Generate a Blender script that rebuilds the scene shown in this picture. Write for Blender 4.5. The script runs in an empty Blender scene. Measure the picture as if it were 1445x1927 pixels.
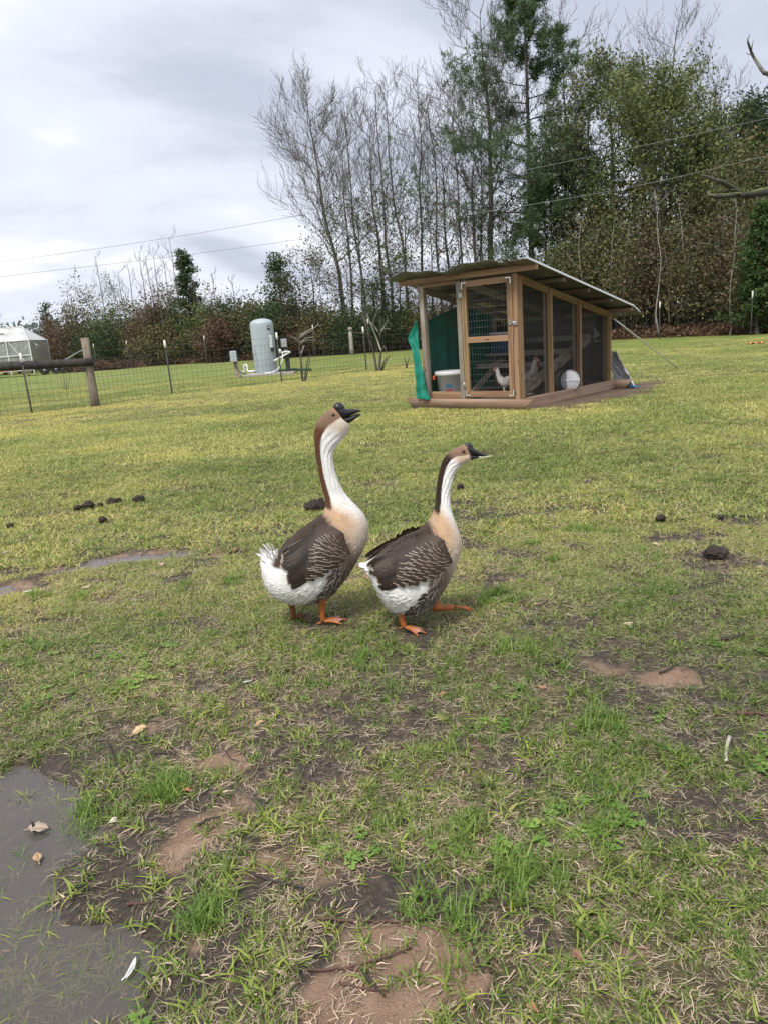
import bpy, bmesh, math, random
import numpy as np
from mathutils import Vector, Matrix
from mathutils.bvhtree import BVHTree

rng = np.random.default_rng(7)
random.seed(7)
scene = bpy.context.scene
COL = scene.collection

# ------------------------------------------------------------------ camera
PITCH, ROLL, CAM_H, FPX = math.radians(13.7), math.radians(4.3), 1.3, 1391.0
_f = np.array([0, math.cos(PITCH), -math.sin(PITCH)])
_r0 = np.array([1.0, 0, 0]); _u0 = np.array([0, math.sin(PITCH), math.cos(PITCH)])
_R = math.cos(ROLL) * _r0 - math.sin(ROLL) * _u0
_U = math.sin(ROLL) * _r0 + math.cos(ROLL) * _u0
CAM = np.array([0, 0, CAM_H])
cam_data = bpy.data.cameras.new('camera')
cam = bpy.data.objects.new('camera', cam_data); COL.objects.link(cam)
cam.matrix_world = Matrix(((_R[0], _U[0], -_f[0], 0), (_R[1], _U[1], -_f[1], 0), (_R[2], _U[2], -_f[2], CAM_H), (0, 0, 0, 1)))
cam_data.sensor_fit = 'VERTICAL'; cam_data.sensor_height = 36.0
cam_data.lens = 36.0 * FPX / 1927.0
cam_data.clip_start = 0.05; cam_data.clip_end = 6000
scene.camera = cam

# ------------------------------------------------------------------ sky, sun, exposure
SUN_EL, SUN_AZ = math.radians(58), math.radians(-150)     # high, behind the photographer's shoulder
world = bpy.data.worlds.new('World'); scene.world = world; world.use_nodes = True
wn, wl = world.node_tree.nodes, world.node_tree.links
wn.clear()
def N(nt, typ, loc=None, **kw):
    n = nt.nodes.new(typ)
    for k, v in kw.items(): setattr(n, k, v)
    return n
w_out = wn.new('ShaderNodeOutputWorld'); w_bg = wn.new('ShaderNodeBackground'); w_bg.inputs[1].default_value = 0.1
w_sky = wn.new('ShaderNodeTexSky'); w_sky.sky_type = 'NISHITA'; w_sky.sun_disc = False
w_sky.sun_elevation = SUN_EL; w_sky.sun_rotation = SUN_AZ; w_sky.dust_density = 4
w_tc = wn.new('ShaderNodeTexCoord'); w_sep = wn.new('ShaderNodeSeparateXYZ'); wl.new(w_tc.outputs['Generated'], w_sep.inputs[0])
w_ab = wn.new('ShaderNodeMath'); w_ab.operation = 'ABSOLUTE'; wl.new(w_sep.outputs[2], w_ab.inputs[0])
w_ad = wn.new('ShaderNodeMath'); w_ad.operation = 'ADD'; w_ad.inputs[1].default_value = 0.16; wl.new(w_ab.outputs[0], w_ad.inputs[0])
w_dx = wn.new('ShaderNodeMath'); w_dx.operation = 'DIVIDE'; wl.new(w_sep.outputs[0], w_dx.inputs[0]); wl.new(w_ad.outputs[0], w_dx.inputs[1])
w_dy = wn.new('ShaderNodeMath'); w_dy.operation = 'DIVIDE'; wl.new(w_sep.outputs[1], w_dy.inputs[0]); wl.new(w_ad.outputs[0], w_dy.inputs[1])
w_cb = wn.new('ShaderNodeCombineXYZ'); wl.new(w_dx.outputs[0], w_cb.inputs[0]); wl.new(w_dy.outputs[0], w_cb.inputs[1])
w_cb.inputs[2].default_value = 3.7
w_no = wn.new('ShaderNodeTexNoise'); w_no.inputs['Scale'].default_value = 0.62; w_no.inputs['Detail'].default_value = 7
w_no.inputs['Roughness'].default_value = 0.5; w_no.inputs['Distortion'].default_value = 0.35
wl.new(w_cb.outputs[0], w_no.inputs['Vector'])
w_rp = wn.new('ShaderNodeValToRGB'); wl.new(w_no.outputs[0], w_rp.inputs[0])
w_rp.color_ramp.interpolation = 'EASE'
w_rp.color_ramp.elements[0].position = 0.39; w_rp.color_ramp.elements[0].color = (0.36, 0.385, 0.46, 1)
w_rp.color_ramp.elements[1].position = 0.63; w_rp.color_ramp.elements[1].color = (0.74, 0.745, 0.78, 1)
e = w_rp.color_ramp.elements.new(0.5); e.color = (0.51, 0.53, 0.60, 1)
w_sc = wn.new('ShaderNodeMix'); w_sc.data_type = 'RGBA'; w_sc.blend_type = 'MULTIPLY'; w_sc.inputs[0].default_value = 1
wl.new(w_rp.outputs[0], w_sc.inputs[6]); w_sc.inputs[7].default_value = (7.2, 7.2, 7.2, 1)
w_mx = wn.new('ShaderNodeMix'); w_mx.data_type = 'RGBA'; w_mx.inputs[0].default_value = 0.95      # cloud cover over the clear sky
wl.new(w_sky.outputs[0], w_mx.inputs[6]); wl.new(w_sc.outputs[2], w_mx.inputs[7])
wl.new(w_mx.outputs[2], w_bg.inputs[0]); wl.new(w_bg.outputs[0], w_out.inputs[0])

sun_d = bpy.data.lights.new('sun', 'SUN'); sun_d.energy = 1.5; sun_d.angle = math.radians(14); sun_d.color = (1, 0.965, 0.91)
sun = bpy.data.objects.new('sun', sun_d); COL.objects.link(sun)
_sd = Vector((math.sin(SUN_AZ) * math.cos(SUN_EL), math.cos(SUN_AZ) * math.cos(SUN_EL), math.sin(SUN_EL)))
sun.rotation_euler = _sd.to_track_quat('Z', 'Y').to_euler(); sun.location = (0, 0, 30)
scene.view_settings.view_transform = 'Standard'; scene.view_settings.look = 'None'
scene.view_settings.exposure = 1.25; scene.view_settings.gamma = 1.0
scene.view_settings.use_curve_mapping = False
scene.render.engine = 'CYCLES'
scene.cycles.max_bounces = 6; scene.cycles.transparent_max_bounces = 24
scene.cycles.use_denoising = True

# ------------------------------------------------------------------ helpers: a place in the world for something seen in the photograph
def ray(px, py): return _f + _R * (px - 722.5) / FPX - _U * (py - 963.5) / FPX
def gp(px, py, z=0.0):
    d = ray(px, py); return CAM + d * ((z - CAM_H) / d[2])
def at(px, py, Y):
    d = ray(px, py); return CAM + d * (Y / d[1])
def on_plane(px, py, pt, n):
    d = ray(px, py); return CAM + d * (np.dot(np.asarray(pt) - CAM, n) / np.dot(d, n))
def proj(P):
    v = np.asarray(P, float) - CAM; z = v @ _f
    return 722.5 + FPX * (v @ _R) / z, 963.5 - FPX * (v @ _U) / z

def _hash(ix, iy, seed):
    h = (ix.astype(np.int64) * 374761393 + iy.astype(np.int64) * 668265263 + seed * 1442695041) & 0xFFFFFFFF
    h = ((h ^ (h >> 13)) * 1274126177) & 0xFFFFFFFF
    return ((h ^ (h >> 16)) & 0xFFFFFF) / float(0xFFFFFF)
def vnoise(x, y, s, seed=0):
    x = np.asarray(x, float) / s; y = np.asarray(y, float) / s
    ix, iy = np.floor(x), np.floor(y); fx, fy = x - ix, y - iy
    fx = fx * fx * (3 - 2 * fx); fy = fy * fy * (3 - 2 * fy)
    a, b = _hash(ix, iy, seed), _hash(ix + 1, iy, seed); c, d = _hash(ix, iy + 1, seed), _hash(ix + 1, iy + 1, seed)
    return (a * (1 - fx) + b * fx) * (1 - fy) + (c * (1 - fx) + d * fx) * fy
def fbm(x, y, s, seed=0, o=4):
    t = 0; a = 0.5; w = 0
    for k in range(o):
        t = t + a * vnoise(x, y, s / 2 ** k, seed + 17 * k); w += a; a *= 0.55
    return t / w
def sstep(a, b, x):
    t = np.clip((np.asarray(x, float) - a) / (b - a), 0, 1); return t * t * (3 - 2 * t)

def mesh_np(name, V, faces, mat=None, smooth=False):
    """faces: (N,k) int array or a list of such arrays"""
    me = bpy.data.meshes.new(name)
    if not isinstance(faces, list): faces = [faces]
    faces = [np.asarray(f, np.int32) for f in faces if len(f)]
    V = np.asarray(V, np.float32)
    me.vertices.add(len(V)); me.vertices.foreach_set('co', V.ravel())
    nl = sum(f.size for f in faces); npoly = sum(len(f) for f in faces)
    me.loops.add(nl); me.loops.foreach_set('vertex_index', np.concatenate([f.ravel() for f in faces]))
    starts = []; tot = []; o = 0
    for f in faces:
        k = f.shape[1]; starts.append(o + np.arange(len(f)) * k); tot.append(np.full(len(f), k)); o += f.size
    me.polygons.add(npoly)
    me.polygons.foreach_set('loop_start', np.concatenate(starts).astype(np.int32))
    me.polygons.foreach_set('loop_total', np.concatenate(tot).astype(np.int32))
    if smooth: me.polygons.foreach_set('use_smooth', np.ones(npoly, bool))
    me.update(calc_edges=True)
    if mat: me.materials.append(mat)
    return me
def set_col(me, name, C):
    C = np.asarray(C, np.float32)
    if C.shape[1] == 3: C = np.hstack([C, np.ones((len(C), 1), np.float32)])
    a = me.color_attributes.new(name, 'FLOAT_COLOR', 'POINT'); a.data.foreach_set('color', C.ravel())
def obj(name, me, parent=None, loc=None, rot=None):
    o = bpy.data.objects.new(name, me); COL.objects.link(o)
    if parent: o.parent = parent
    if loc is not None: o.location = loc
    if rot is not None: o.rotation_euler = rot
    return o
def tag(o, label=None, cat=None, group=None, kind=None):
    if label: o['label'] = label
    if cat: o['category'] = cat
    if group: o['group'] = group
    if kind: o['kind'] = kind
    return o
def thing(name, label, cat, loc=(0, 0, 0), rz=0.0, group=None):
    o = obj(name, None, None, loc, (0, 0, rz)); return tag(o, label, cat, group)

# ---- shape builders (numpy)
def tubes(segs, sides=4, cap=False):
    """segs: (N,8) p0 p1 r0 r1 -> V, F"""
    S = np.asarray(segs, float); n = len(S)
    p0, p1, r0, r1 = S[:, :3], S[:, 3:6], S[:, 6], S[:, 7]
    d = p1 - p0; d /= np.maximum(np.linalg.norm(d, axis=1, keepdims=True), 1e-9)
    ref = np.where(np.abs(d[:, 2:3]) > 0.9, np.array([[1.0, 0, 0]]), np.array([[0, 0, 1.0]]))
    a = np.cross(d, ref); a /= np.linalg.norm(a, axis=1, keepdims=True); b = np.cross(d, a)
    th = np.arange(sides) * 2 * np.pi / sides
    ring = a[:, None, :] * np.cos(th)[None, :, None] + b[:, None, :] * np.sin(th)[None, :, None]
    V = np.concatenate([p0[:, None] + ring * r0[:, None, None], p1[:, None] + ring * r1[:, None, None]], 1).reshape(-1, 3)
    base = (np.arange(n) * 2 * sides)[:, None]; k = np.arange(sides); k2 = (k + 1) % sides
    F = np.stack([base + k, base + k2, base + sides + k2, base + sides + k], 2).reshape(-1, 4)
    if cap:
        return V, [F, (base + sides + k), (base + k[::-1])]
    return V, F
def sweep(P, R, sides=8, cap=True):
    """a smooth continuous tube along points P with radii R (scalar or per point)"""
    P = np.asarray(P, float); n = len(P); R = np.broadcast_to(np.asarray(R, float), (n,))
    T = np.gradient(P, axis=0); T /= np.linalg.norm(T, axis=1, keepdims=True)
    up = np.array([0, 0, 1.0]) if abs(T[0, 2]) < 0.9 else np.array([1.0, 0, 0])
    a = np.cross(T[0], up); a /= np.linalg.norm(a); rings = []
    th = np.arange(sides) * 2 * np.pi / sides
    for i in range(n):
        a = a - T[i] * (a @ T[i]); a /= np.linalg.norm(a); b = np.cross(T[i], a)
        rings.append(P[i] + R[i] * (np.cos(th)[:, None] * a + np.sin(th)[:, None] * b))
    V = np.concatenate(rings); k = np.arange(sides); k2 = (k + 1) % sides
    F = np.concatenate([np.stack([i * sides + k, i * sides + k2, (i + 1) * sides + k2, (i + 1) * sides + k], 1) for i in range(n - 1)])
    fs = [F]
    if cap: fs += [k[::-1][None], ((n - 1) * sides + k)[None]]
    return V, fs
def curve_pts(P, n):
    """Catmull-Rom through P, n samples"""
    P = np.asarray(P, float); m = len(P)
    Q = np.vstack([2 * P[0] - P[1], P, 2 * P[-1] - P[-2]])
    t = np.linspace(0, m - 1, n); i = np.minimum(t.astype(int), m - 2); u = (t - i)[:, None]
    a, b, c, d = Q[i], Q[i + 1], Q[i + 2], Q[i + 3]
    return 0.5 * (2 * b + (c - a) * u + (2 * a - 5 * b + 4 * c - d) * u ** 2 + (3 * b - a - 3 * c + d) * u ** 3)
def lathe(prof, seg=24):
    """prof: (n,2) radius,z"""
    prof = np.asarray(prof, float); n = len(prof); th = np.arange(seg) * 2 * np.pi / seg
    V = np.stack([prof[:, 0:1] * np.cos(th), prof[:, 0:1] * np.sin(th), np.repeat(prof[:, 1:2], seg, 1)], 2).reshape(-1, 3)
    k = np.arange(seg); k2 = (k + 1) % seg
    F = np.concatenate([np.stack([i * seg + k, i * seg + k2, (i + 1) * seg + k2, (i + 1) * seg + k], 1) for i in range(n - 1)])
    return V, [F, k[::-1][None], ((n - 1) * seg + k)[None]]
_boxes = {}
def box_mesh(sx, sy, sz, mat, bev=0.003, off=(0, 0, 0)):
    key = (round(sx, 4), round(sy, 4), round(sz, 4), mat.name, bev, off)
    if key in _boxes: return _boxes[key]
    bm = bmesh.new(); bmesh.ops.create_cube(bm, size=1)
    for v in bm.verts: v.co = (v.co.x * sx + off[0], v.co.y * sy + off[1], v.co.z * sz + off[2])
    if bev: bmesh.ops.bevel(bm, geom=bm.edges[:], offset=bev, segments=1, affect='EDGES')
    me = bpy.data.meshes.new('box'); bm.to_mesh(me); bm.free(); me.materials.append(mat); _boxes[key] = me
    return me
def bar(name, p0, p1, w, t, mat, parent=None, roll=0.0, bev=0.003, over=0.0):
    """a squared timber from p0 to p1: w across (horizontal when level), t the other way; its own length axis is local X"""
    p0, p1 = Vector(p0), Vector(p1); d = p1 - p0; L = d.length + 2 * over
    o = obj(name, box_mesh(L, w, t, mat, bev), parent)
    q = d.to_track_quat('X', 'Z') @ Matrix.Rotation(roll, 3, 'X').to_quaternion()
    o.rotation_mode = 'QUATERNION'; o.rotation_quaternion = q; o.location = (p0 + p1) / 2
    return o

# ------------------------------------------------------------------ materials
def new_mat(name):
    m = bpy.data.materials.new(name); m.use_nodes = True; nt = m.node_tree
    return m, nt, nt.nodes['Principled BSDF']
def lnk(nt, a, b): nt.links.new(a, b)
def noise(nt, scale, detail=4, vec=None, rough=0.55, dist=0.0):
    n = nt.nodes.new('ShaderNodeTexNoise'); n.inputs['Scale'].default_value = scale; n.inputs['Detail'].default_value = detail
    n.inputs['Roughness'].default_value = rough; n.inputs['Distortion'].default_value = dist
    if vec is not None: lnk(nt, vec, n.inputs['Vector'])
    return n
def ramp(nt, src, *stops):
    r = nt.nodes.new('ShaderNodeValToRGB'); cr = r.color_ramp
    while len(cr.elements) < len(stops): cr.elements.new(0.5)
    for el, (p, c) in zip(cr.elements, stops):
        el.position = p; el.color = (*c, 1) if len(c) == 3 else c
    lnk(nt, src, r.inputs[0]); return r
def mixc(nt, fac, a, b, blend='MIX'):
    m = nt.nodes.new('ShaderNodeMix'); m.data_type = 'RGBA'; m.blend_type = blend
    for i, s in ((0, fac), (6, a), (7, b)):
        if isinstance(s, (int, float)): m.inputs[i].default_value = s
        elif isinstance(s, tuple): m.inputs[i].default_value = (*s, 1)
        else: lnk(nt, s, m.inputs[i])
    return m.outputs[2]
def bump(nt, h, bs, strength=0.3, dist=0.01):
    b = nt.nodes.new('ShaderNodeBump'); b.inputs['Strength'].default_value = strength; b.inputs['Distance'].default_value = dist
    lnk(nt, h, b.inputs['Height']); lnk(nt, b.outputs[0], bs.inputs['Normal'])
def coords(nt, kind='Object', scale=(1, 1, 1), rnd=False):
    tc = nt.nodes.new('ShaderNodeTexCoord'); mp = nt.nodes.new('ShaderNodeMapping'); mp.inputs['Scale'].default_value = scale
    lnk(nt, tc.outputs[kind], mp.inputs[0])
    if rnd:
        oi = nt.nodes.new('ShaderNodeObjectInfo'); mu = nt.nodes.new('ShaderNodeVectorMath'); mu.operation = 'SCALE'
        cb = nt.nodes.new('ShaderNodeCombineXYZ')
        for k in range(3): lnk(nt, oi.outputs['Random'], cb.inputs[k])
        lnk(nt, cb.outputs[0], mu.inputs[0]); mu.inputs['Scale'].default_value = 37.0
        lnk(nt, mu.outputs[0], mp.inputs['Location'])
    return mp.outputs[0]
def simple(name, col, rough=0.7, var=0.25, nscale=8.0, metal=0.0, bstr=0.15, bscale=40.0, spec=None):
    m, nt, b = new_mat(name); v = coords(nt, 'Object', rnd=True)
    n = noise(nt, nscale, 5, v)
    r = ramp(nt, n.outputs[0], (0.25, tuple(c * (1 - var) for c in col)), (0.75, tuple(min(1, c * (1 + var)) for c in col)))
    lnk(nt, r.outputs[0], b.inputs['Base Color']); b.inputs['Roughness'].default_value = rough; b.inputs['Metallic'].default_value = metal
    if spec is not None: b.inputs['Specular IOR Level'].default_value = spec
    if bstr: bump(nt, noise(nt, bscale, 4, v).outputs[0], b, bstr, 0.01)
    return m
def wood(name, c_light, c_dark, c_grey=None, rough=0.75):
    m, nt, b = new_mat(name)
    v = coords(nt, 'Object', (1.6, 26, 26), rnd=True)
    n1 = noise(nt, 1.0, 5, v, 0.6, 1.2)
    v2 = coords(nt, 'Object', (3, 3, 3), rnd=True); n2 = noise(nt, 1.0, 4, v2)
    wv = nt.nodes.new('ShaderNodeTexWave'); wv.inputs['Scale'].default_value = 0.55; wv.inputs['Distortion'].default_value = 7; wv.inputs['Detail'].default_value = 2
    wv.bands_direction = 'Y'; lnk(nt, coords(nt, 'Object', (0.9, 22, 22), rnd=True), wv.inputs['Vector'])
    ad = nt.nodes.new('ShaderNodeMath'); ad.operation = 'MULTIPLY_ADD'; ad.inputs[1].default_value = 0.45
    lnk(nt, wv.outputs['Fac'], ad.inputs[0]); 
    sc = nt.nodes.new('ShaderNodeMath'); sc.operation = 'MULTIPLY'; sc.inputs[1].default_value = 0.6; lnk(nt, n1.outputs[0], sc.inputs[0]); lnk(nt, sc.outputs[0], ad.inputs[2])
    r = ramp(nt, ad.outputs[0], (0.22, c_dark), (0.62, c_light))
    c = r.outputs[0]
    if c_grey:
        r2 = ramp(nt, n2.outputs[0], (0.4, (0, 0, 0)), (0.65, (1, 1, 1))); mm = nt.nodes.new('ShaderNodeMath'); mm.operation = 'MULTIPLY'; mm.inputs[1].default_value = 0.7
        lnk(nt, r2.outputs[0], mm.inputs[0]); c = mixc(nt, mm.outputs[0], c, c_grey)
    # knots
    vo = nt.nodes.new('ShaderNodeTexVoronoi'); vo.inputs['Scale'].default_value = 1.0; lnk(nt, coords(nt, 'Object', (2.6, 9, 9), rnd=True), vo.inputs['Vector'])
    kr = ramp(nt, vo.outputs['Distance'], (0.06, (1, 1, 1)), (0.13, (0, 0, 0)))
    c = mixc(nt, kr.outputs[0], c, tuple(x * 0.35 for x in c_dark))
    lnk(nt, c, b.inputs['Base Color']); b.inputs['Roughness'].default_value = rough
    bump(nt, ad.outputs[0], b, 0.25, 0.004)
    return m

# ================================================================== GROUND
def spots(x, y, L):
    """sum of soft elliptical spots given by their place in the world: (cx, cy, rx, ry, weight)"""
    t = np.zeros_like(x)
    for cx, cy, rx, ry, w in L:
        d = ((x - cx) / rx) ** 2 + ((y - cy) / ry) ** 2
        t = t + w * np.exp(-d * d * 0.7)
    return t
def S(px, py, rx, ry, w=1.0):
    p = gp(px, py); return (p[0], p[1], rx, ry, w)
PUDDLE = [S(-60, 1560, .34, .30, 1.0), S(30, 1500, .15, .16, .9), S(90, 1580, .13, .10, .9), S(40, 1700, .12, .10, .7), S(60, 1860, .17, .11, .9), S(210, 1790, .13, .08, .8), S(170, 1900, .12, .06, .8), S(-60, 1800, .2, .25, .9), S(240, 1690, .08, .05, .55)]
STREAK = [S(275, 1046, 0.338, 0.092, 1.0), S(210, 1056, 0.180, 0.061, .9), S(345, 1038, 0.180, 0.061, .9), S(120, 1072, 0.281, 0.061, .6), S(0, 1110, 0.248, 0.147, .75), S(415, 1045, 0.147, 0.049, .6), S(315, 795, 0.248, 0.122, .7)]
SAND = [S(735, 1800, 0.136, 0.096, 1.0), S(700, 1880, 0.120, 0.080, .9), S(860, 1800, 0.056, 0.080, .8), S(880, 1850, 0.048, 0.048, .7), S(420, 1440, 0.088, 0.072, .8), S(380, 1560, 0.080, 0.072, .8), S(450, 1520, 0.064, 0.080, .6), S(270, 1375, 0.056, 0.040, .9), S(500, 1630, 0.080, 0.056, .7), S(370, 1775, 0.040, 0.048, .9),
        S(300, 1620, 0.096, 0.072, .7), S(200, 1600, 0.096, 0.056, .6), S(620, 1650, 0.080, 0.048, .5), S(290, 1690, 0.096, 0.048, .6), S(1255, 1275, 0.104, 0.080, .9), S(1150, 1255, 0.080, 0.064, .5), S(1040, 1300, 0.040, 0.032, .4), S(120, 1330, 0.096, 0.064, .5), S(240, 1130, 0.200, 0.080, .5), S(350, 1040, 0.400, 0.128, .35), S(640, 1470, 0.080, 0.048, .5),
        S(1395, 912, 0.176, 0.080, .5), S(30, 1170, 0.160, 0.160, .5), S(1180, 1790, 0.056, 0.040, .45), S(1320, 1500, 0.072, 0.048, .35)]
DARK = [S(1350, 1050, .20, .12, .7), S(1130, 955, .16, .09, .4), S(700, 1690, .12, .06, .5), S(250, 1750, .25, .14, .8), S(140, 1640, .25, .2, .8), S(330, 1850, .16, .10, .5), S(560, 1000, .25, .12, .35), S(700, 960, .3, .12, .3), S(1380, 648, 2.2, .8, .9), S(1270, 662, 1.2, .5, .7), S(560, 1450, .1, .06, .5), S(650, 1790, .08, .05, .5), S(860, 930, .3, .15, .3)]
COOP_YAW = math.radians(-44.4)
CU = np.array([math.cos(COOP_YAW), math.sin(COOP_YAW), 0]); CV = np.array([-math.sin(COOP_YAW), math.cos(COOP_YAW), 0])
COOP0 = np.array([0.795, 12.524, 0.13])
def coop_uv(x, y):
    dx, dy = x - COOP0[0], y - COOP0[1]
    return dx * CU[0] + dy * CU[1], dx * CV[0] + dy * CV[1]
# the fence line: posts seen along it
FENCE = [gp(61, 778), gp(181, 765), gp(325, 742), gp(531, 718), gp(690, 697), gp(800, 690)]
FENCE[5] = FENCE[4] + (FENCE[4] - FENCE[3]) * 1.0
_fa, _fb = FENCE[0], FENCE[4]
_fdir = (_fb - _fa)[:2] / np.linalg.norm((_fb - _fa)[:2]); _fnor = np.array([-_fdir[1], _fdir[0]])
def fence_side(x, y):            # > 0 beyond the fence
    return (x - _fa[0]) * _fnor[0] + (y - _fa[1]) * _fnor[1]
def wet_depth(x, y):
    x = x + .16 * (fbm(x, y, .18, 431, 3) - .5); y = y + .22 * (fbm(x, y, .18, 437, 3) - .5)
    w = spots(x, y, PUDDLE) + 0.55 * spots(x, y, STREAK)
    return np.clip(w, 0, 1.15)
def bareness(x, y):
    d = np.hypot(x, y)
    n = fbm(x, y, 0.34, 3, 5); n2 = fbm(x + 30, y, 1.7, 9, 3)
    b = sstep(0.44, 0.66, n * 0.68 + n2 * 0.32 + 0.02) * 0.50
    b = b * (1 - 0.55 * sstep(3.5, 8, d)) + 0.16 * sstep(3.0, 1.2, d)
    b = b + 0.85 * spots(x, y, SAND) + 0.7 * spots(x, y, DARK) + 0.5 * spots(x, y, PUDDLE) + 1.25 * spots(x, y, STREAK)
    b = b + .75 * sstep(.60, .74, fbm(x + 7, y, .16, 411, 3)) * sstep(2.2, 3.5, d) * sstep(16, 9, d) + .5 * sstep(.62, .75, fbm(x, y + 9, .5, 417, 3)) * sstep(3, 5, d) * sstep(25, 12, d)
    u, v = coop_uv(x, y)
    side = sstep(1.6, 2.1, u) * sstep(3.6 + 0, 2.5, u + 0.4 * vnoise(x, y, .4, 5)) * sstep(-.2, .5, v) * sstep(5.0, 3.6, v)
    inside = sstep(-.05, .05, u) * sstep(2.15, 2.05, u) * sstep(-.05, .05, v) * sstep(3.2, 3.1, v)
    b = b + side * 0.95 + inside * 1.3
    fl = np.exp(-((fence_side(x, y) + 0.35 * (fbm(x, y, 1.1, 44) - .5)) / 0.22) ** 2) * sstep(.36, .55, fbm(x, y, .9, 31)) * (d < 45)
    return np.clip(b + 0.85 * fl, 0, 1)
WATER_Z = -0.018
def ground_z(x, y):
    d = np.hypot(x, y); near = sstep(40, 10, d)
    z = near * (0.022 * (fbm(x, y, 0.55, 21, 3) - 0.5) + 0.05 * (fbm(x, y, 3.5, 22, 2) - 0.5) * sstep(1, 5, d) * .5)
    z = z + sstep(14, 4, d) * 0.014 * (fbm(x, y, 0.09, 23, 4) - 0.5)
    z = z - 0.034 * wet_depth(x, y) + 0.022 * (fbm(x, y, 0.16, 24, 3) - 0.5) * sstep(4, 2.5, d)
    z = z + 0.9 * sstep(60, 400, d) * 0
    return z
# one sheet: fine in front of the camera, coarse elsewhere, out past the horizon
ang_f = np.radians(np.linspace(-42, 42, 470)); ang_b = np.radians(np.linspace(42, 318, 60))[1:-1]
angs = np.concatenate([ang_f, ang_b]); na = len(angs)
rad = np.concatenate([np.array([0.25, 0.5, 0.7]), np.geomspace(0.85, 9, 300), np.geomspace(9.2, 60, 90), np.geomspace(63, 4000, 40)]); nr = len(rad)
AA, RR = np.meshgrid(angs, rad)
GX, GY = (RR * np.sin(AA)).ravel(), (RR * np.cos(AA)).ravel()
GZ = ground_z(GX, GY)
k = np.arange(na); k2 = (k + 1) % na
F = np.concatenate([np.stack([i * na + k2, i * na + k, (i + 1) * na + k, (i + 1) * na + k2], 1) for i in range(nr - 1)])
V = np.stack([GX, GY, GZ], 1); V = np.vstack([V, [[0, 0, 0]]])
Fc = np.stack([np.full(na, len(V) - 1), k, k2], 1)

mG, nt, bs = new_mat('ground_soil_and_turf')
at1 = nt.nodes.new('ShaderNodeAttribute'); at1.attribute_name = 'soil'
sep = nt.nodes.new('ShaderNodeSeparateColor'); lnk(nt, at1.outputs['Color'], sep.inputs[0])
vec = coords(nt, 'Object')
nA = noise(nt, 9, 6, vec); nB = noise(nt, 55, 5, vec, 0.65); nC = noise(nt, 0.55, 5, vec); nD = noise(nt, 230, 3, vec)
sandc = ramp(nt, nA.outputs[0], (0.3, (0.22, 0.135, 0.085)), (0.55, (0.33, 0.215, 0.145)), (0.8, (0.42, 0.30, 0.21)))
mudc = ramp(nt, nB.outputs[0], (0.3, (0.03, 0.023, 0.018)), (0.55, (0.075, 0.057, 0.044)), (0.8, (0.16, 0.125, 0.095)))
thatch = ramp(nt, nB.outputs[0], (0.25, (0.03, 0.025, 0.013)), (0.48, (0.09, 0.075, 0.038)), (0.68, (0.19, 0.155, 0.085)), (0.85, (0.34, 0.28, 0.17)))
turf = ramp(nt, nC.outputs[0], (0.3, (0.135, 0.185, 0.035)), (0.5, (0.19, 0.235, 0.05)), (0.72, (0.245, 0.265, 0.08)))
turf2 = ramp(nt, nB.outputs[0], (0.3, (0.55, 0.55, 0.5)), (0.7, (1.3, 1.3, 1.25)))
turfc = mixc(nt, 1.0, turf.outputs[0], turf2.outputs[0], 'MULTIPLY')
at2 = nt.nodes.new('ShaderNodeAttribute'); at2.attribute_name = 'turf'
sep2 = nt.nodes.new('ShaderNodeSeparateColor'); lnk(nt, at2.outputs['Color'], sep2.inputs[0])
dryc = mixc(nt, 1.0, ramp(nt, nC.outputs[0], (0.3, (0.23, 0.205, 0.10)), (0.7, (0.34, 0.29, 0.16))).outputs[0], turf2.outputs[0], 'MULTIPLY')
turfc = mixc(nt, sep2.outputs[1], turfc, dryc)
soilc = mixc(nt, sep.outputs[1], mudc.outputs[0], sandc.outputs[0])       # g: sandy
c = mixc(nt, sep.outputs[0], thatch.outputs[0], soilc)                    # r: bare
c = mixc(nt, sep2.outputs[0], c, turfc)                                   # far turf, too fine to build
vo = nt.nodes.new('ShaderNodeTexVoronoi'); vo.inputs['Scale'].default_value = 38
vadd = nt.nodes.new('ShaderNodeVectorMath'); vadd.operation = 'MULTIPLY_ADD'; lnk(nt, noise(nt, 90, 3, vec).outputs['Color'], vadd.inputs[0]); vadd.inputs[1].default_value = (.028, .028, 0); lnk(nt, vec, vadd.inputs[2]); lnk(nt, vadd.outputs[0], vo.inputs['Vector'])
speck = ramp(nt, vo.outputs['Distance'], (0.06, (.8, .8, .8)), (0.22, (0, 0, 0)))
spm = nt.nodes.new('ShaderNodeMath'); spm.operation = 'MULTIPLY'; lnk(nt, speck.outputs[0], spm.inputs[0]); lnk(nt, sep.outputs[0], spm.inputs[1])
c = mixc(nt, spm.outputs[0], c, (0.035, 0.026, 0.02))
lnk(nt, c, bs.inputs['Base Color'])
rg = nt.nodes.new('ShaderNodeMapRange'); rg.inputs[1].default_value = 0; rg.inputs[2].default_value = 1; rg.inputs[3].default_value = 0.9; rg.inputs[4].default_value = 0.42
lnk(nt, sep.outputs[2], rg.inputs[0]); lnk(nt, rg.outputs[0], bs.inputs['Roughness'])
bs.inputs['Specular IOR Level'].default_value = 0.35
hb = nt.nodes.new('ShaderNodeMath'); hb.operation = 'ADD'; lnk(nt, nB.outputs[0], hb.inputs[0]); lnk(nt, nD.outputs[0], hb.inputs[1])
bump(nt, hb.outputs[0], bs, 0.8, 0.015)

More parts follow.
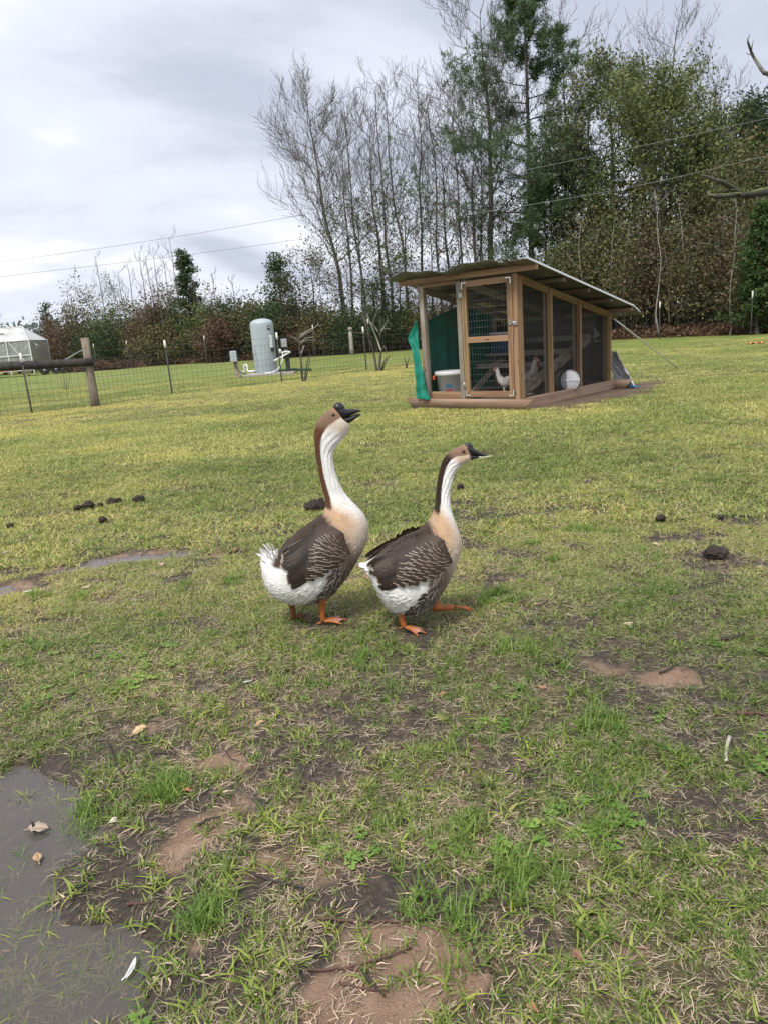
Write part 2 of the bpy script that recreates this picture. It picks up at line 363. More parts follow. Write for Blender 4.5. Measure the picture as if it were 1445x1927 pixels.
gm = mesh_np('ground', V, [F, Fc], mG, smooth=True)
x, y = V[:, 0], V[:, 1]; d = np.hypot(x, y)
bare0 = bareness(x, y); fine = fbm(x, y, .07, 201, 4) - .5; nearw = sstep(9, 5, d)
bare = np.clip(bare0 * (1 - nearw) + nearw * sstep(.22, .52, bare0 + .75 * fine), 0, 1); sand = np.clip(spots(x, y, SAND) * 1.25 - 0.9 * spots(x, y, DARK) + 0.45 * (fbm(x, y, .5, 61) - 0.42), 0, 1)
sand = np.clip(sand + 1.1 * spots(x, y, STREAK), 0, 1); sand = sand * (1 - nearw) + nearw * sstep(.25, .85, sand + 1.5 * (fbm(x, y, .12, 207, 5) - .5)) * .9
u_, v_ = coop_uv(x, y); sand = np.clip(sand + 0.25 * (u_ > 1.9) * (v_ > -.2) * (v_ < 6) * (u_ < 5), 0, 1)
wet = np.clip(1.3 * wet_depth(x, y) + 0.5 * bare * sstep(6, 2, d) * (1 - sand), 0, 1)
set_col(gm, 'soil', np.stack([bare, sand, wet], 1))
far = sstep(9, 26, d) * (1 - bare * 0.9)
fs_ = fence_side(x, y)
dry = np.clip(sstep(-9.0, -1.5, fs_) * sstep(0.5, -0.5, fs_) * sstep(6, 14, d) * (0.35 + 0.9 * fbm(x, y, 2.5, 71)) * sstep(3.5, 0.5, x), 0, 0.85)
dry = np.maximum(dry, 0.8 * sstep(.6, .75, fbm(x, y, 5, 77)) * (d > 12))
set_col(gm, 'turf', np.stack([far, dry, dry * 0], 1))
ground = tag(obj('ground', gm), 'damp grassy yard of short green turf, sandy soil and mud', 'ground', kind='structure')

# ------------------------------------------------------------------ standing water
mW, nt, bs = new_mat('rain_water'); nt.nodes.remove(bs)
out = nt.nodes['Material Output']; fr = nt.nodes.new('ShaderNodeFresnel'); fr.inputs[0].default_value = 1.42
tr = nt.nodes.new('ShaderNodeBsdfTransparent'); tr.inputs[0].default_value = (0.74, 0.70, 0.64, 1)
gl = nt.nodes.new('ShaderNodeBsdfGlossy'); gl.inputs['Roughness'].default_value = 0.03
df = nt.nodes.new('ShaderNodeBsdfDiffuse'); df.inputs[0].default_value = (0.25, 0.225, 0.205, 1)      # silt in the water, raised and greyed to stand in for sky reflection
m1 = nt.nodes.new('ShaderNodeMixShader'); m1.inputs[0].default_value = 0.30; lnk(nt, tr.outputs[0], m1.inputs[1]); lnk(nt, df.outputs[0], m1.inputs[2])
m2 = nt.nodes.new('ShaderNodeMixShader'); lnk(nt, fr.outputs[0], m2.inputs[0]); lnk(nt, m1.outputs[0], m2.inputs[1]); lnk(nt, gl.outputs[0], m2.inputs[2])
bmp = nt.nodes.new('ShaderNodeBump'); bmp.inputs['Strength'].default_value = 0.06; bmp.inputs['Distance'].default_value = 0.01
lnk(nt, noise(nt, 14, 3, coords(nt)).outputs[0], bmp.inputs['Height']); lnk(nt, bmp.outputs[0], gl.inputs['Normal']); lnk(nt, bmp.outputs[0], fr.inputs['Normal'])
lnk(nt, m2.outputs[0], out.inputs[0])
def water_sheet(name, x0, x1, y0, y1, L, label, st=0.02, WATER_Z=WATER_Z):
    xs, ys = np.arange(x0, x1, st), np.arange(y0, y1, st); X, Y = np.meshgrid(xs, ys)
    zg = ground_z(X, Y); keep = (zg < WATER_Z + 0.006) & (spots(X + .16 * (fbm(X, Y, .18, 431, 3) - .5), Y + .22 * (fbm(X, Y, .18, 437, 3) - .5), L) > 0.16)
    kv = keep[:-1, :-1] | keep[1:, :-1] | keep[:-1, 1:] | keep[1:, 1:]
    ii, jj = np.nonzero(kv); w = len(xs)
    Fq = np.stack([ii * w + jj, ii * w + jj + 1, (ii + 1) * w + jj + 1, (ii + 1) * w + jj], 1)
    used, inv = np.unique(Fq, return_inverse=True)
    P = np.stack([X.ravel(), Y.ravel(), np.full(X.size, WATER_Z)], 1)[used]
    tag(obj(name, mesh_np(name, P, inv.reshape(-1, 4), mW, True)), label, 'puddle', kind='structure')
water_sheet('puddle_water', -2.2, 0.2, 0.9, 3.0, PUDDLE, 'shallow muddy puddle with drowned grass and leaves', 0.012)
water_sheet('puddle_water', -3.2, -0.2, 3.2, 5.6, STREAK, 'thin pale streak of standing water in the turf behind the geese', 0.015, -0.003)

# ------------------------------------------------------------------ grass tufts, instanced over the yard (stuff)
src = bpy.data.collections.new('grass_sources')      # never linked to the scene: only the source shapes
def blades(n, L0, L1, w0, w1, spread, lift, seed, flat=0.0, R=0.012, seg=3, droop=1.0):
    r = np.random.default_rng(seed); Vs = []; Fs = []; Ts = []; o = 0
    for i in range(n):
        a = r.uniform(0, 2 * np.pi); L = r.uniform(L0, L1); w = r.uniform(w0, w1)
        bx, by = r.normal(0, R, 2)
        el = np.radians(np.clip(r.normal(lift, 14), 3, 88)) * (1 - flat); bend = r.uniform(0.3, 1.2) * spread * droop
        dirv = np.array([np.cos(a), np.sin(a)]); side = np.array([-np.sin(a), np.cos(a)])
        tw = r.uniform(-0.5, 0.5)
        x = 0; z = 0.0 if not flat else r.uniform(0.002, 0.012)
        pts = []
        for s in range(seg + 1):
            t = s / seg; ww = w * (1 - t ** 1.6) * (0.75 + 0.5 * np.sin(np.pi * min(1, t + .2)))
            c0 = np.array([bx, by]) + dirv * x + side * (r.normal(0, .002))
            zz = max(z, 0.001)
            lat = side * ww * 0.5
            if s < seg:
                pts.append([c0[0] + lat[0], c0[1] + lat[1], zz + tw * ww * .5]); pts.append([c0[0] - lat[0], c0[1] - lat[1], zz - tw * ww * .5])
            else: pts.append([c0[0], c0[1], zz])
            e_ = el - bend * t
            x += L / seg * np.cos(e_); z += L / seg * np.sin(e_)
        Vs += pts; c_ = r.uniform(0, 1)
        Ts += [(c_, min(1, k_ / (2 * seg)), 0) for k_ in range(len(pts))]
        for s in range(seg - 1):
            Fs.append((o + 2 * s, o + 2 * s + 1, o + 2 * s + 3)); Fs.append((o + 2 * s, o + 2 * s + 3, o + 2 * s + 2))
        Fs.append((o + 2 * seg - 2, o + 2 * seg - 1, o + 2 * seg)); o += len(pts)
    return np.array(Vs), np.array(Fs), np.array(Ts)
def mat_blade(name, c0, c1, c2, rough=0.5, transl=0.35):
    m, nt, b = new_mat(name)
    a = nt.nodes.new('ShaderNodeAttribute'); a.attribute_name = 'bl'; sp = nt.nodes.new('ShaderNodeSeparateColor'); lnk(nt, a.outputs['Color'], sp.inputs[0])
    ti = nt.nodes.new('ShaderNodeAttribute'); ti.attribute_type = 'INSTANCER'; ti.attribute_name = 'tint'
    base = ramp(nt, sp.outputs[0], (0.0, c0), (0.5, c1), (1.0, c2))
    oi = nt.nodes.new('ShaderNodeObjectInfo')
    tin = ramp(nt, ti.outputs['Fac'], (0.0, (0.62, 0.74, 0.55)), (0.5, (1.0, 1.0, 1.0)), (1.0, (1.5, 1.32, 1.25)))
    c = mixc(nt, 1.0, base.outputs[0], tin.outputs[0], 'MULTIPLY')
    lnk(nt, c, b.inputs['Base Color']); b.inputs['Roughness'].default_value = rough; b.inputs['Specular IOR Level'].default_value = 0.35
    tb = nt.nodes.new('ShaderNodeBsdfTranslucent'); lnk(nt, c, tb.inputs[0])
    mx = nt.nodes.new('ShaderNodeMixShader'); mx.inputs[0].default_value = transl
    lnk(nt, b.outputs[0], mx.inputs[1]); lnk(nt, tb.outputs[0], mx.inputs[2]); lnk(nt, mx.outputs[0], nt.nodes['Material Output'].inputs[0])
    return m
M_green = mat_blade('grass_blade', (0.065, 0.125, 0.02), (0.165, 0.245, 0.04), (0.33, 0.39, 0.09))
M_lush = mat_blade('lush_blade', (0.085, 0.165, 0.03), (0.15, 0.25, 0.045), (0.25, 0.36, 0.08))
M_turf = mat_blade('turf_blade', (0.24, 0.285, 0.07), (0.37, 0.41, 0.11), (0.54, 0.51, 0.24))
M_straw = mat_blade('straw', (0.10, 0.068, 0.045), (0.25, 0.185, 0.125), (0.52, 0.43, 0.31), 0.7, 0.1)
M_clover = mat_blade('clover_leaf', (0.13, 0.24, 0.04), (0.20, 0.33, 0.07), (0.28, 0.40, 0.10))
def tuft(i, parts):
    Vs = []; Fs = []; Ts = []; mi = []; o = 0; mats = []
    for (V, F, T), m in parts:
        if m not in mats: mats.append(m)
        Vs.append(V); Fs.append(F + o); Ts.append(T); mi += [mats.index(m)] * len(F); o += len(V)
    me = mesh_np('grass_tuft', np.concatenate(Vs), np.concatenate(Fs), None)
    for m in mats: me.materials.append(m)
    me.polygons.foreach_set('material_index', np.array(mi, np.int32)); set_col(me, 'bl', np.concatenate(Ts))
    o_ = bpy.data.objects.new('%02d_grass_tuft' % i, me); src.objects.link(o_)
def clover(n, seed):
    r = np.random.default_rng(seed); Vs = []; Fs = []; Ts = []; o = 0
    for i in range(n):
        cx, cy = r.normal(0, .018, 2); z = r.uniform(.012, .03); a0 = r.uniform(0, 6.28); rr = r.uniform(.004, .0075); c_ = r.uniform()
        for q in range(3):
            a = a0 + q * 2.094; px, py = cx + np.cos(a) * rr * .95, cy + np.sin(a) * rr * .95
            th = np.arange(6) * np.pi / 3; tz = r.uniform(-.3, .3)
            Vs += [[px + np.cos(t) * rr, py + np.sin(t) * rr, z + tz * rr * np.cos(t)] for t in th]; Ts += [(c_, .5, 0)] * 6
            Fs += [(o, o + 1, o + 2), (o, o + 2, o + 3), (o, o + 3, o + 4), (o, o + 4, o + 5)]; o += 6
    return np.array(Vs), np.array(Fs), np.array(Ts)
# 0-3 near green tufts, 4 lush tuft, 5 straw litter, 6 clover, 7-9 short mid turf, 10-12 wide far turf patches
tuft(0, [(blades(13, .035, .085, .0035, .0055, .9, 42, 1), M_green), (blades(5, .03, .06, .002, .004, .3, 10, 2, .6), M_straw)])
tuft(1, [(blades(9, .03, .07, .003, .0055, 1.1, 34, 3), M_green), (blades(6, .03, .07, .002, .0035, .3, 8, 4, .7), M_straw)])
tuft(2, [(blades(16, .03, .075, .003, .005, .8, 50, 5, R=.018), M_green)])
tuft(3, [(blades(7, .045, .11, .004, .0065, 1.2, 38, 6), M_green), (blades(3, .03, .06, .003, .004, .3, 8, 7, .7), M_straw)])
tuft(4, [(blades(26, .04, .10, .003, .005, .9, 55, 8, R=.022), M_lush)])
tuft(5, [(blades(16, .016, .055, .0010, .0024, .2, 6, 9, .8, R=.03, seg=2), M_straw)])
tuft(6, [(clover(9, 10), M_clover)])
for q in range(3):
    tuft(7 + q, [(blades(26, .018, .05, .0035, .006, .8, 36, 20 + q, R=.04, seg=2), M_turf), (blades(9, .02, .05, .003, .005, .2, 8, 30 + q, .7, R=.045, seg=2), M_straw), (blades(7, .02, .05, .003, .005, .8, 45, 35 + q, R=.04, seg=2), M_green)])
for q in range(3):
    tuft(10 + q, [(blades(70, .03, .06, .008, .014, .6, 38, 40 + q, R=.11, seg=2), M_turf), (blades(20, .03, .06, .008, .012, .2, 10, 50 + q, .6, R=.11, seg=2), M_straw)])
FEET = [gp(a, b)[:2] for a, b in ((604, 1172), (622, 1176), (640, 1172), (760, 1186), (775, 1196), (788, 1194))]
def near_feet(X, Y):
    m = np.zeros(len(X), bool)
    for fx, fy in FEET: m |= ((X - fx) / .075) ** 2 + ((Y - .05 - (fy - .08)) / .12) ** 2 < 1
    return m & (rng.uniform(size=len(X)) < .93)
pts, var, scl, tint = [], [], [], []
def scatter(y0, y1, dens, choose, sc0, sc1, cover_pow=1.0, keep_min=0.0, z_off=-0.002):
    xm = 0.60 * y1 + 0.55
    n = int(dens * (y1 - y0) * 2 * xm)
    X = rng.uniform(-xm, xm, n); Y = rng.uniform(y0, y1, n)
    if y1 < 5: # blades gather in tufts
        X = X + .02 * np.round(fbm(X, Y, .05, 301, 2) * 6 - 3) * .5
    m = np.abs(X) < 0.60 * Y + 0.55; X, Y = X[m], Y[m]
    b = bareness(X, Y); keep = rng.uniform(0, 1, len(X)) < np.clip((1 - b) ** cover_pow, keep_min, 1)
    X, Y, b = X[keep], Y[keep], b[keep]
    v = choose(X, Y, b); m = (v >= 0) & ~near_feet(X, Y); X, Y, v = X[m], Y[m], v[m]
    Z = ground_z(X, Y) + z_off
    pts.append(np.stack([X, Y, Z], 1)); var.append(v); scl.append(rng.uniform(sc0, sc1, len(X)))
    t = np.clip(0.5 + 1.5 * (fbm(X, Y, 1.3, 81) - .5) + rng.normal(0, .16, len(X)), 0, 1)
    fs = fence_side(X, Y); t = np.clip(t + 0.3 * sstep(-9, -2, fs) * sstep(.4, -.4, fs) * (np.hypot(X, Y) > 7) * (X < 3), 0, 1)
    tint.append(t)
def ch_near(X, Y, b):
    r = rng.uniform(size=len(X)); lush = fbm(X, Y, .28, 91, 3); d = np.hypot(X, Y)
    v = np.where(r < .16, 0, np.where(r < .40, 1, np.where(r < .54, 2, np.where(r < .66, 3, 5))))
    v = np.where((lush > .72) & (r < .22), 4, v); v = np.where((fbm(X, Y, .33, 95, 2) > .62) & (r > .5) & (r < .62), 6, v)
    v = np.where((rng.uniform(size=len(X)) < sstep(2.4, 4.2, d)) & (v != 4), 7 + (r * 2.99).astype(int), v)
    return v
inside_coop = lambda X, Y: ((coop_uv(X, Y)[0] > -.06) & (coop_uv(X, Y)[0] < 2.2 * .95) & (coop_uv(X, Y)[1] > -.06) & (coop_uv(X, Y)[1] < 3.3))
scatter(0.75, 2.2, 2300, ch_near, .42, .9, 1.5)
scatter(2.2, 4.5, 1550, ch_near, .48, .9, 1.4)
scatter(4.2, 8.5, 130, lambda X, Y, b: np.full(len(X), 5), .8, 1.3, .5, .3)
scatter(0.75, 4.2, 760, lambda X, Y, b: np.full(len(X), 5), .5, 1.1, .35, .38)
scatter(4.5, 8.5, 460, lambda X, Y, b: np.where(rng.uniform(size=len(X)) < .12, 0, 7 + rng.integers(0, 3, len(X))), .9, 1.5, 1.3)
scatter(8.5, 14, 190, lambda X, Y, b: np.where(inside_coop(X, Y), -1, np.where(rng.uniform(size=len(X)) < .5, 7 + rng.integers(0, 3, len(X)), 10 + rng.integers(0, 3, len(X)))), .7, 1.1, 1.2)
scatter(14, 30, 26, lambda X, Y, b: np.where(inside_coop(X, Y), -1, 10 + rng.integers(0, 3, len(X))), .7, 1.1, 1.2)
# a few lush clumps the photograph shows, and drowned tufts in the puddle
for px, py, n, r_, kind in ((310, 1490, 20, .035, 4), (150, 1545, 14, .05, 4), (1000, 1655, 16, .05, 4), (640, 1240, 10, .09, 4), (500, 1560, 12, .06, 3), (400, 1720, 12, .03, 4), (840, 1740, 14, .05, 4), (100, 1490, 10, .06, 3), (60, 1800, 16, .06, 3), (740, 1240, 8, .1, 4), (1010, 1230, 12, .1, 4), (250, 1760, 8, .05, 3), (300, 1640, 8, .05, 3), (1100, 1690, 10, .06, 3), (1120, 1360, 10, .06, 4), (1060, 1420, 10, .06, 3), (450, 1640, 9, .05, 3), (120, 1720, 10, .1, 3), (200, 1860, 12, .08, 3), (40, 1480, 9, .08, 1), (20, 1650, 10, .1, 1), (110, 1830, 14, .09, 1), (60, 1900, 14, .09, 3), (170, 1620, 9, .06, 1), (15, 1760, 12, .08, 3), (330, 1800, 16, .09, 1), (260, 1560, 10, .06, 1), (560, 1700, 14, .07, 1), (420, 1580, 10, .06, 1), (760, 1850, 8, .05, 1), (690, 1780, 6, .05, 1)):
    c0 = gp(px, py); X = rng.normal(c0[0], r_, n); Y = rng.normal(c0[1], r_, n)
    pts.append(np.stack([X, Y, ground_z(X, Y)], 1)); var.append(np.full(n, kind)); scl.append(rng.uniform(.5, .95, n)); tint.append(rng.uniform(.35, .75, n))
pts = np.concatenate(pts); var = np.concatenate(var).astype(np.int32); scl = np.concatenate(scl).astype(np.float32); tint = np.concatenate(tint).astype(np.float32)
pm = bpy.data.meshes.new('grass'); pm.vertices.add(len(pts)); pm.vertices.foreach_set('co', pts.astype(np.float32).ravel())
for nm, typ, dat in (('variant', 'INT', var), ('size', 'FLOAT', scl), ('tint', 'FLOAT', tint), ('turn', 'FLOAT', rng.uniform(0, 6.283, len(pts)).astype(np.float32))):
    a_ = pm.attributes.new(nm, typ, 'POINT'); a_.data.foreach_set('value', dat)
grass = tag(obj('grass', pm), 'short green yard grass with straw and clover', 'grass', kind='stuff')
ng = bpy.data.node_groups.new('scatter_tufts', 'GeometryNodeTree')
ng.interface.new_socket('Geometry', in_out='INPUT', socket_type='NodeSocketGeometry'); ng.interface.new_socket('Geometry', in_out='OUTPUT', socket_type='NodeSocketGeometry')
gi, go = ng.nodes.new('NodeGroupInput'), ng.nodes.new('NodeGroupOutput')
ci = ng.nodes.new('GeometryNodeCollectionInfo'); ci.inputs['Collection'].default_value = src
ci.inputs['Separate Children'].default_value = True; ci.inputs['Reset Children'].default_value = True
iop = ng.nodes.new('GeometryNodeInstanceOnPoints'); iop.inputs['Pick Instance'].default_value = True
def na_(nm, typ):
    n = ng.nodes.new('GeometryNodeInputNamedAttribute'); n.data_type = typ; n.inputs[0].default_value = nm; return n.outputs[0]
ng.links.new(gi.outputs[0], iop.inputs['Points']); ng.links.new(ci.outputs[0], iop.inputs['Instance'])
ng.links.new(na_('variant', 'INT'), iop.inputs['Instance Index'])
cx = ng.nodes.new('ShaderNodeCombineXYZ'); ng.links.new(na_('turn', 'FLOAT'), cx.inputs[2]); ng.links.new(cx.outputs[0], iop.inputs['Rotation'])
cs = ng.nodes.new('ShaderNodeCombineXYZ'); sz = na_('size', 'FLOAT')
for q in range(3): ng.links.new(sz, cs.inputs[q])
ng.links.new(cs.outputs[0], iop.inputs['Scale']); ng.links.new(iop.outputs[0], go.inputs[0])
md = grass.modifiers.new('scatter', 'NODES'); md.node_group = ng

# ================================================================== BIRDS
class Bird:
    """side-on figure: positions are given where the photograph shows them (zoom frame z0,k), laid on the bird's own sagittal plane"""
    def __init__(s, foot_px, lat_foot, yaw, z0, k, name, label, cat, group=None, foot_z=0.0):
        s.z0, s.k = z0, k
        g = gp(foot_px[0], foot_px[1], foot_z); s.zg = float(ground_z(g[0:1], g[1:2])[0]) + .006; g = gp(foot_px[0], foot_px[1], s.zg); s.fw = np.array([math.cos(yaw), math.sin(yaw), 0]); s.lf = np.array([-math.sin(yaw), math.cos(yaw), 0])
        s.o = g - s.lf * lat_foot            # on the sagittal plane
        s.root = thing(name, label, cat, s.o, yaw, group)
    def L(s, zx, zy, lat=0.0):
        P = on_plane(s.z0[0] + zx / s.k, s.z0[1] + zy / s.k, s.o + s.lf * lat, s.lf) - s.o
        return np.array([P @ s.fw, lat, P[2]])
def interp(a, n):
    return curve_pts(np.asarray(a, float).reshape(len(a), -1), n)
def loft(D, V, W, ns, nt_, egg=0.0, power=2.0, fuzz=None):
    """rings between dorsal points D and ventral points V (x,0,z) with half-width W"""
    D, V, W = interp(D, ns), interp(V, ns), np.maximum(interp(W, ns)[:, 0], 0.001)
    th = np.arange(nt_) * 2 * np.pi / nt_; ct, st = np.cos(th), np.sin(th)
    ex = 2.0 / power
    cc = np.sign(ct) * np.abs(ct) ** ex; ss = np.sign(st) * np.abs(st) ** ex
    C = (D + V) / 2; A = (D - V) / 2
    P = C[:, None, :] + A[:, None, :] * cc[None, :, None]
    P[:, :, 1] = W[:, None] * ss[None, :] * (1 - egg * cc[None, :])
    k = np.arange(nt_); k2 = (k + 1) % nt_
    F = np.concatenate([np.stack([i * nt_ + k, (i + 1) * nt_ + k, (i + 1) * nt_ + k2, i * nt_ + k2], 1) for i in range(ns - 1)])
    Vv = np.vstack([P.reshape(-1, 3), C[0], C[-1]])
    Fa = np.stack([np.full(nt_, len(Vv) - 2), k, k2], 1); Fb = np.stack([np.full(nt_, len(Vv) - 1), (ns - 1) * nt_ + k2, (ns - 1) * nt_ + k], 1)
    return P, Vv, [F, Fa, Fb]

mP, nt, bs = new_mat('plumage')
a_ = nt.nodes.new('ShaderNodeVertexColor'); a_.layer_name = 'pl'
v = coords(nt, 'Object', (1, 1, 1)); n1 = noise(nt, 130, 5, v, .65); n2 = noise(nt, 28, 4, v)
va = ramp(nt, n1.outputs[0], (0.3, (0.8, 0.8, 0.8)), (0.7, (1.1, 1.1, 1.1))); vb = ramp(nt, n2.outputs[0], (0.3, (0.88, 0.87, 0.86)), (0.7, (1.06, 1.06, 1.06)))
lnk(nt, mixc(nt, 1, mixc(nt, 1, a_.outputs[0], va.outputs[0], 'MULTIPLY'), vb.outputs[0], 'MULTIPLY'), bs.inputs['Base Color'])
bs.inputs['Roughness'].default_value = 0.85; bs.inputs['Specular IOR Level'].default_value = 0.2
bs.inputs['Sheen Weight'].default_value = 0.06; bs.inputs['Sheen Roughness'].default_value = 0.5
bump(nt, n1.outputs[0], bs, 0.35, 0.004)
mF, nt, bs = new_mat('flight_feather')
a_ = nt.nodes.new('ShaderNodeVertexColor'); a_.layer_name = 'pl'; v = coords(nt, 'Generated', (1, 1, 1)); n1 = noise(nt, 30, 4, v)
lnk(nt, mixc(nt, 1, a_.outputs[0], ramp(nt, n1.outputs[0], (0.3, (.8, .8, .8)), (.7, (1.15, 1.15, 1.15))).outputs[0], 'MULTIPLY'), bs.inputs['Base Color'])
bs.inputs['Roughness'].default_value = 0.6; bs.inputs['Specular IOR Level'].default_value = 0.3
M_beak = simple('black_beak', (0.012, 0.012, 0.014), 0.38, 0.4, 30, bstr=0.1)
M_eye = simple('dark_eye', (0.02, 0.012, 0.008), 0.08, 0.2, 20, bstr=0)
def mk_leg(name, c):
    m, nt, b = new_mat(name); v = coords(nt, 'Object'); n = noise(nt, 60, 5, v)
    vo = nt.nodes.new('ShaderNodeTexVoronoi'); vo.inputs['Scale'].default_value = 260; lnk(nt, v, vo.inputs['Vector'])
    lnk(nt, ramp(nt, n.outputs[0], (.3, tuple(x * .55 for x in c)), (.7, c)).outputs[0], b.inputs['Base Color']); b.inputs['Roughness'].default_value = .5
    bump(nt, vo.outputs['Distance'], b, .5, .003); return m
M_leg = mk_leg('orange_leg', (0.50, 0.155, 0.035)); M_web = mk_leg('pink_web', (0.52, 0.25, 0.17)); M_leg_dark = mk_leg('dark_brown_leg', (0.27, 0.085, 0.03))  # darker brownish-red skin for the far leg

def lerp3(a, b, t): return a + (b - a) * t[:, None]
C_ = lambda *c: np.array(c)
WHITE = C_(.80, .79, .76); CREAM = C_(.66, .56, .43); TAN = C_(.47, .315, .195); BEIGE = C_(.60, .50, .40); GREYB = C_(.19, .148, .115); DARKB = C_(.05, .032, .022); CROWN = C_(.15, .085, .05)
def goose_colour(s, t, y, stripe, seed, cheek):
    """s along the body (0 tail .. 21 beak), t 0 dorsal .. 1 ventral"""
    n = len(s); r = np.random.default_rng(seed); jit = r.normal(0, 1, n)
    c = np.tile(WHITE, (n, 1))
    c = lerp3(c, np.tile(C_(.048, .032, .023), (n, 1)), sstep(.42, .34, t) * sstep(.9, 1.8, s) * sstep(9.3, 8.0, s))
    tb = np.interp(s, [4.5, 5, 6, 7, 7.6, 8.2], [1.0, .86, .64, .44, .28, .15])
    fl = sstep(-.05, .04, t - tb + .025 * jit) * sstep(4.5, 5.0, s)
    ang = s * 9.5 + t * 6.0 + .25 * jit
    bars = .5 + .5 * np.sin(ang * 2.2)
    flank = lerp3(np.tile(GREYB * .4, (n, 1)), np.tile(GREYB * 1.1, (n, 1)), bars)
    flank = lerp3(flank, np.tile(DARKB * 1.3, (n, 1)), sstep(6.6, 5.2, s) * sstep(.98, .75, t) * .75)
    flank = lerp3(flank, np.tile(WHITE * .85, (n, 1)), sstep(.82, .95, bars) * sstep(6.8, 5.4, s) * .8)
    c = lerp3(c, flank, fl)
    br = sstep(6.6, 8.4, s + .6 * (t - .5) + .08 * jit); tan = lerp3(np.tile(TAN, (n, 1)), np.tile(BEIGE, (n, 1)), sstep(.35, .85, t))
    tan = lerp3(tan, np.tile(GREYB * 1.5, (n, 1)), sstep(8.6, 7.0, s) * .55)
    c = lerp3(c, tan, br)
    nk = sstep(9.6, 12.0, s + 1.1 * (t - .4) + .08 * jit)
    c = lerp3(c, np.tile(WHITE * .97, (n, 1)), nk)
    # head
    hd = sstep(17.0, 18.6, s)
    c = lerp3(c, np.tile(cheek, (n, 1)), hd * .9)
    edge = np.interp(s, [9.5, 10.5, 12, 16, 17.5, 18.5, 19.5, 21], [.05, .17, .27, .30, .30, .36, .47, .60])
    st = sstep(.035, -.035, t - edge + .012 * jit) * sstep(9.6, 10.6, s)
    c = lerp3(c, lerp3(np.tile(stripe, (n, 1)), np.tile(C_(.20, .125, .085), (n, 1)), sstep(17.3, 18.6, s)), st)
    c = lerp3(c, np.tile(C_(.30, .17, .10), (n, 1)), sstep(20.2, 20.9, s) * .8)
    return np.clip(c, 0, 1)
def feather_mesh(root, d, up, nrm, L, w, lift, col, tipc, edge_w, bvh=None, nx=5, curl=0.0, blunt=0.5):
    """a single feather: rounded vane with a pale fringe; root point, direction d, lateral up, outward normal nrm"""
    us = np.linspace(0, 1, nx + 1); vs = np.array([-1, -.72, 0, .72, 1]); P = []; Cc = []
    for u in us:
        wid = w * (0.55 + 0.45 * min(1, u * 2.2)) * (1 if u < 1 - blunt else math.sqrt(max(0.03, 1 - ((u - (1 - blunt)) / blunt) ** 2)))
        for vv in vs:
            p = root + d * (L * u) + up * (wid * vv) + nrm * (lift * u - 0.10 * w * vv * vv * 2) + up * curl * L * u * u
            P.append(p); e_ = 1.0 if (abs(vv) == 1 or u == 1) else (0.0)
            Cc.append(tipc * e_ * edge_w + col * (1 - e_ * edge_w))
    m = len(vs); F = [(i * m + j, i * m + j + 1, (i + 1) * m + j + 1, (i + 1) * m + j) for i in range(nx) for j in range(m - 1)]
    return np.array(P), np.array(F), np.array(Cc)
def join(parts):
    Vs, Fs, Cs, o = [], [], [], 0
    for V, F, C in parts:
        Vs.append(V); Fs.append(F + o); Cs.append(C); o += len(V)
    return np.concatenate(Vs), np.concatenate(Fs), np.concatenate(Cs)

def foot(B, name, ankle, toe_dir, L, parent, spread=28, drop=0.0, web=True, m_leg=None, m_web=None, up_tilt=0.0):
    """webbed foot: three toes, hind toe and the web between them; ankle in local coordinates"""
    m_leg = m_leg or M_leg; m_web = m_web or M_web
    fx = np.array([math.cos(toe_dir), math.sin(toe_dir), 0]); parts = []; tips = []
    for a, l in ((-spread, .86), (0, 1.0), (spread, .86)):
        dd = np.array([math.cos(toe_dir + math.radians(a)), math.sin(toe_dir + math.radians(a)), 0])
        tip = ankle + dd * L * l + np.array([0, 0, -ankle[2] + .007 if drop == 0 else drop * L * l]); tips.append(tip)
        mid = (ankle * .5 + tip * .5) + np.array([0, 0, .006])
        P = curve_pts([ankle, mid, tip], 7); V, F = sweep(P, np.linspace(.0085, .0035, 7) * (L / .11), 7); parts.append((V, F))
    hind = ankle - fx * L * .28 + np.array([0, 0, -.012 if drop == 0 else -.01]); V, F = sweep(curve_pts([ankle, (ankle + hind) / 2, hind], 5), np.linspace(.007, .003, 5), 6); parts.append((V, F))
    Vs = []; fs3 = []; o = 0; quads = []; caps = []
    for V, F in parts:
        Vs.append(V)
        for f in F: (quads if f.shape[1] == 4 else caps).append(f + o)
        o += len(V)
    byk = {}
    for f in quads + caps: byk.setdefault(f.shape[1], []).append(f)
    ft = obj(name, mesh_np(name, np.concatenate(Vs), [np.concatenate(v_) for v_ in byk.values()], m_leg, True), parent)
    if web:
        W_ = []; Fq = []; n = 6
        for (ta, tb_) in ((tips[0], tips[1]), (tips[1], tips[2])):
            o = len(W_)
            for i in range(n + 1):
                u = .08 + .84 * i / n; pa, pb = ankle + (ta - ankle) * u, ankle + (tb_ - ankle) * u
                for j in range(n + 1):
                    q = j / n; sag = 1 - .16 * math.sin(math.pi * q) * u
                    p = ankle + ((pa * (1 - q) + pb * q) - ankle) * sag; W_.append(p + np.array([0, 0, .007 - .004 * math.sin(math.pi * q) + .004 * math.sin(math.pi * u)]))
            Fq += [(o + i * (n + 1) + j, o + (i + 1) * (n + 1) + j, o + (i + 1) * (n + 1) + j + 1, o + i * (n + 1) + j + 1) for i in range(n) for j in range(n)]
        wm = mesh_np('web', np.array(W_), np.array(Fq), m_web, True); wo = obj('web', wm, ft)
        so = wo.modifiers.new('thick', 'SOLIDIFY'); so.thickness = .003
    return ft

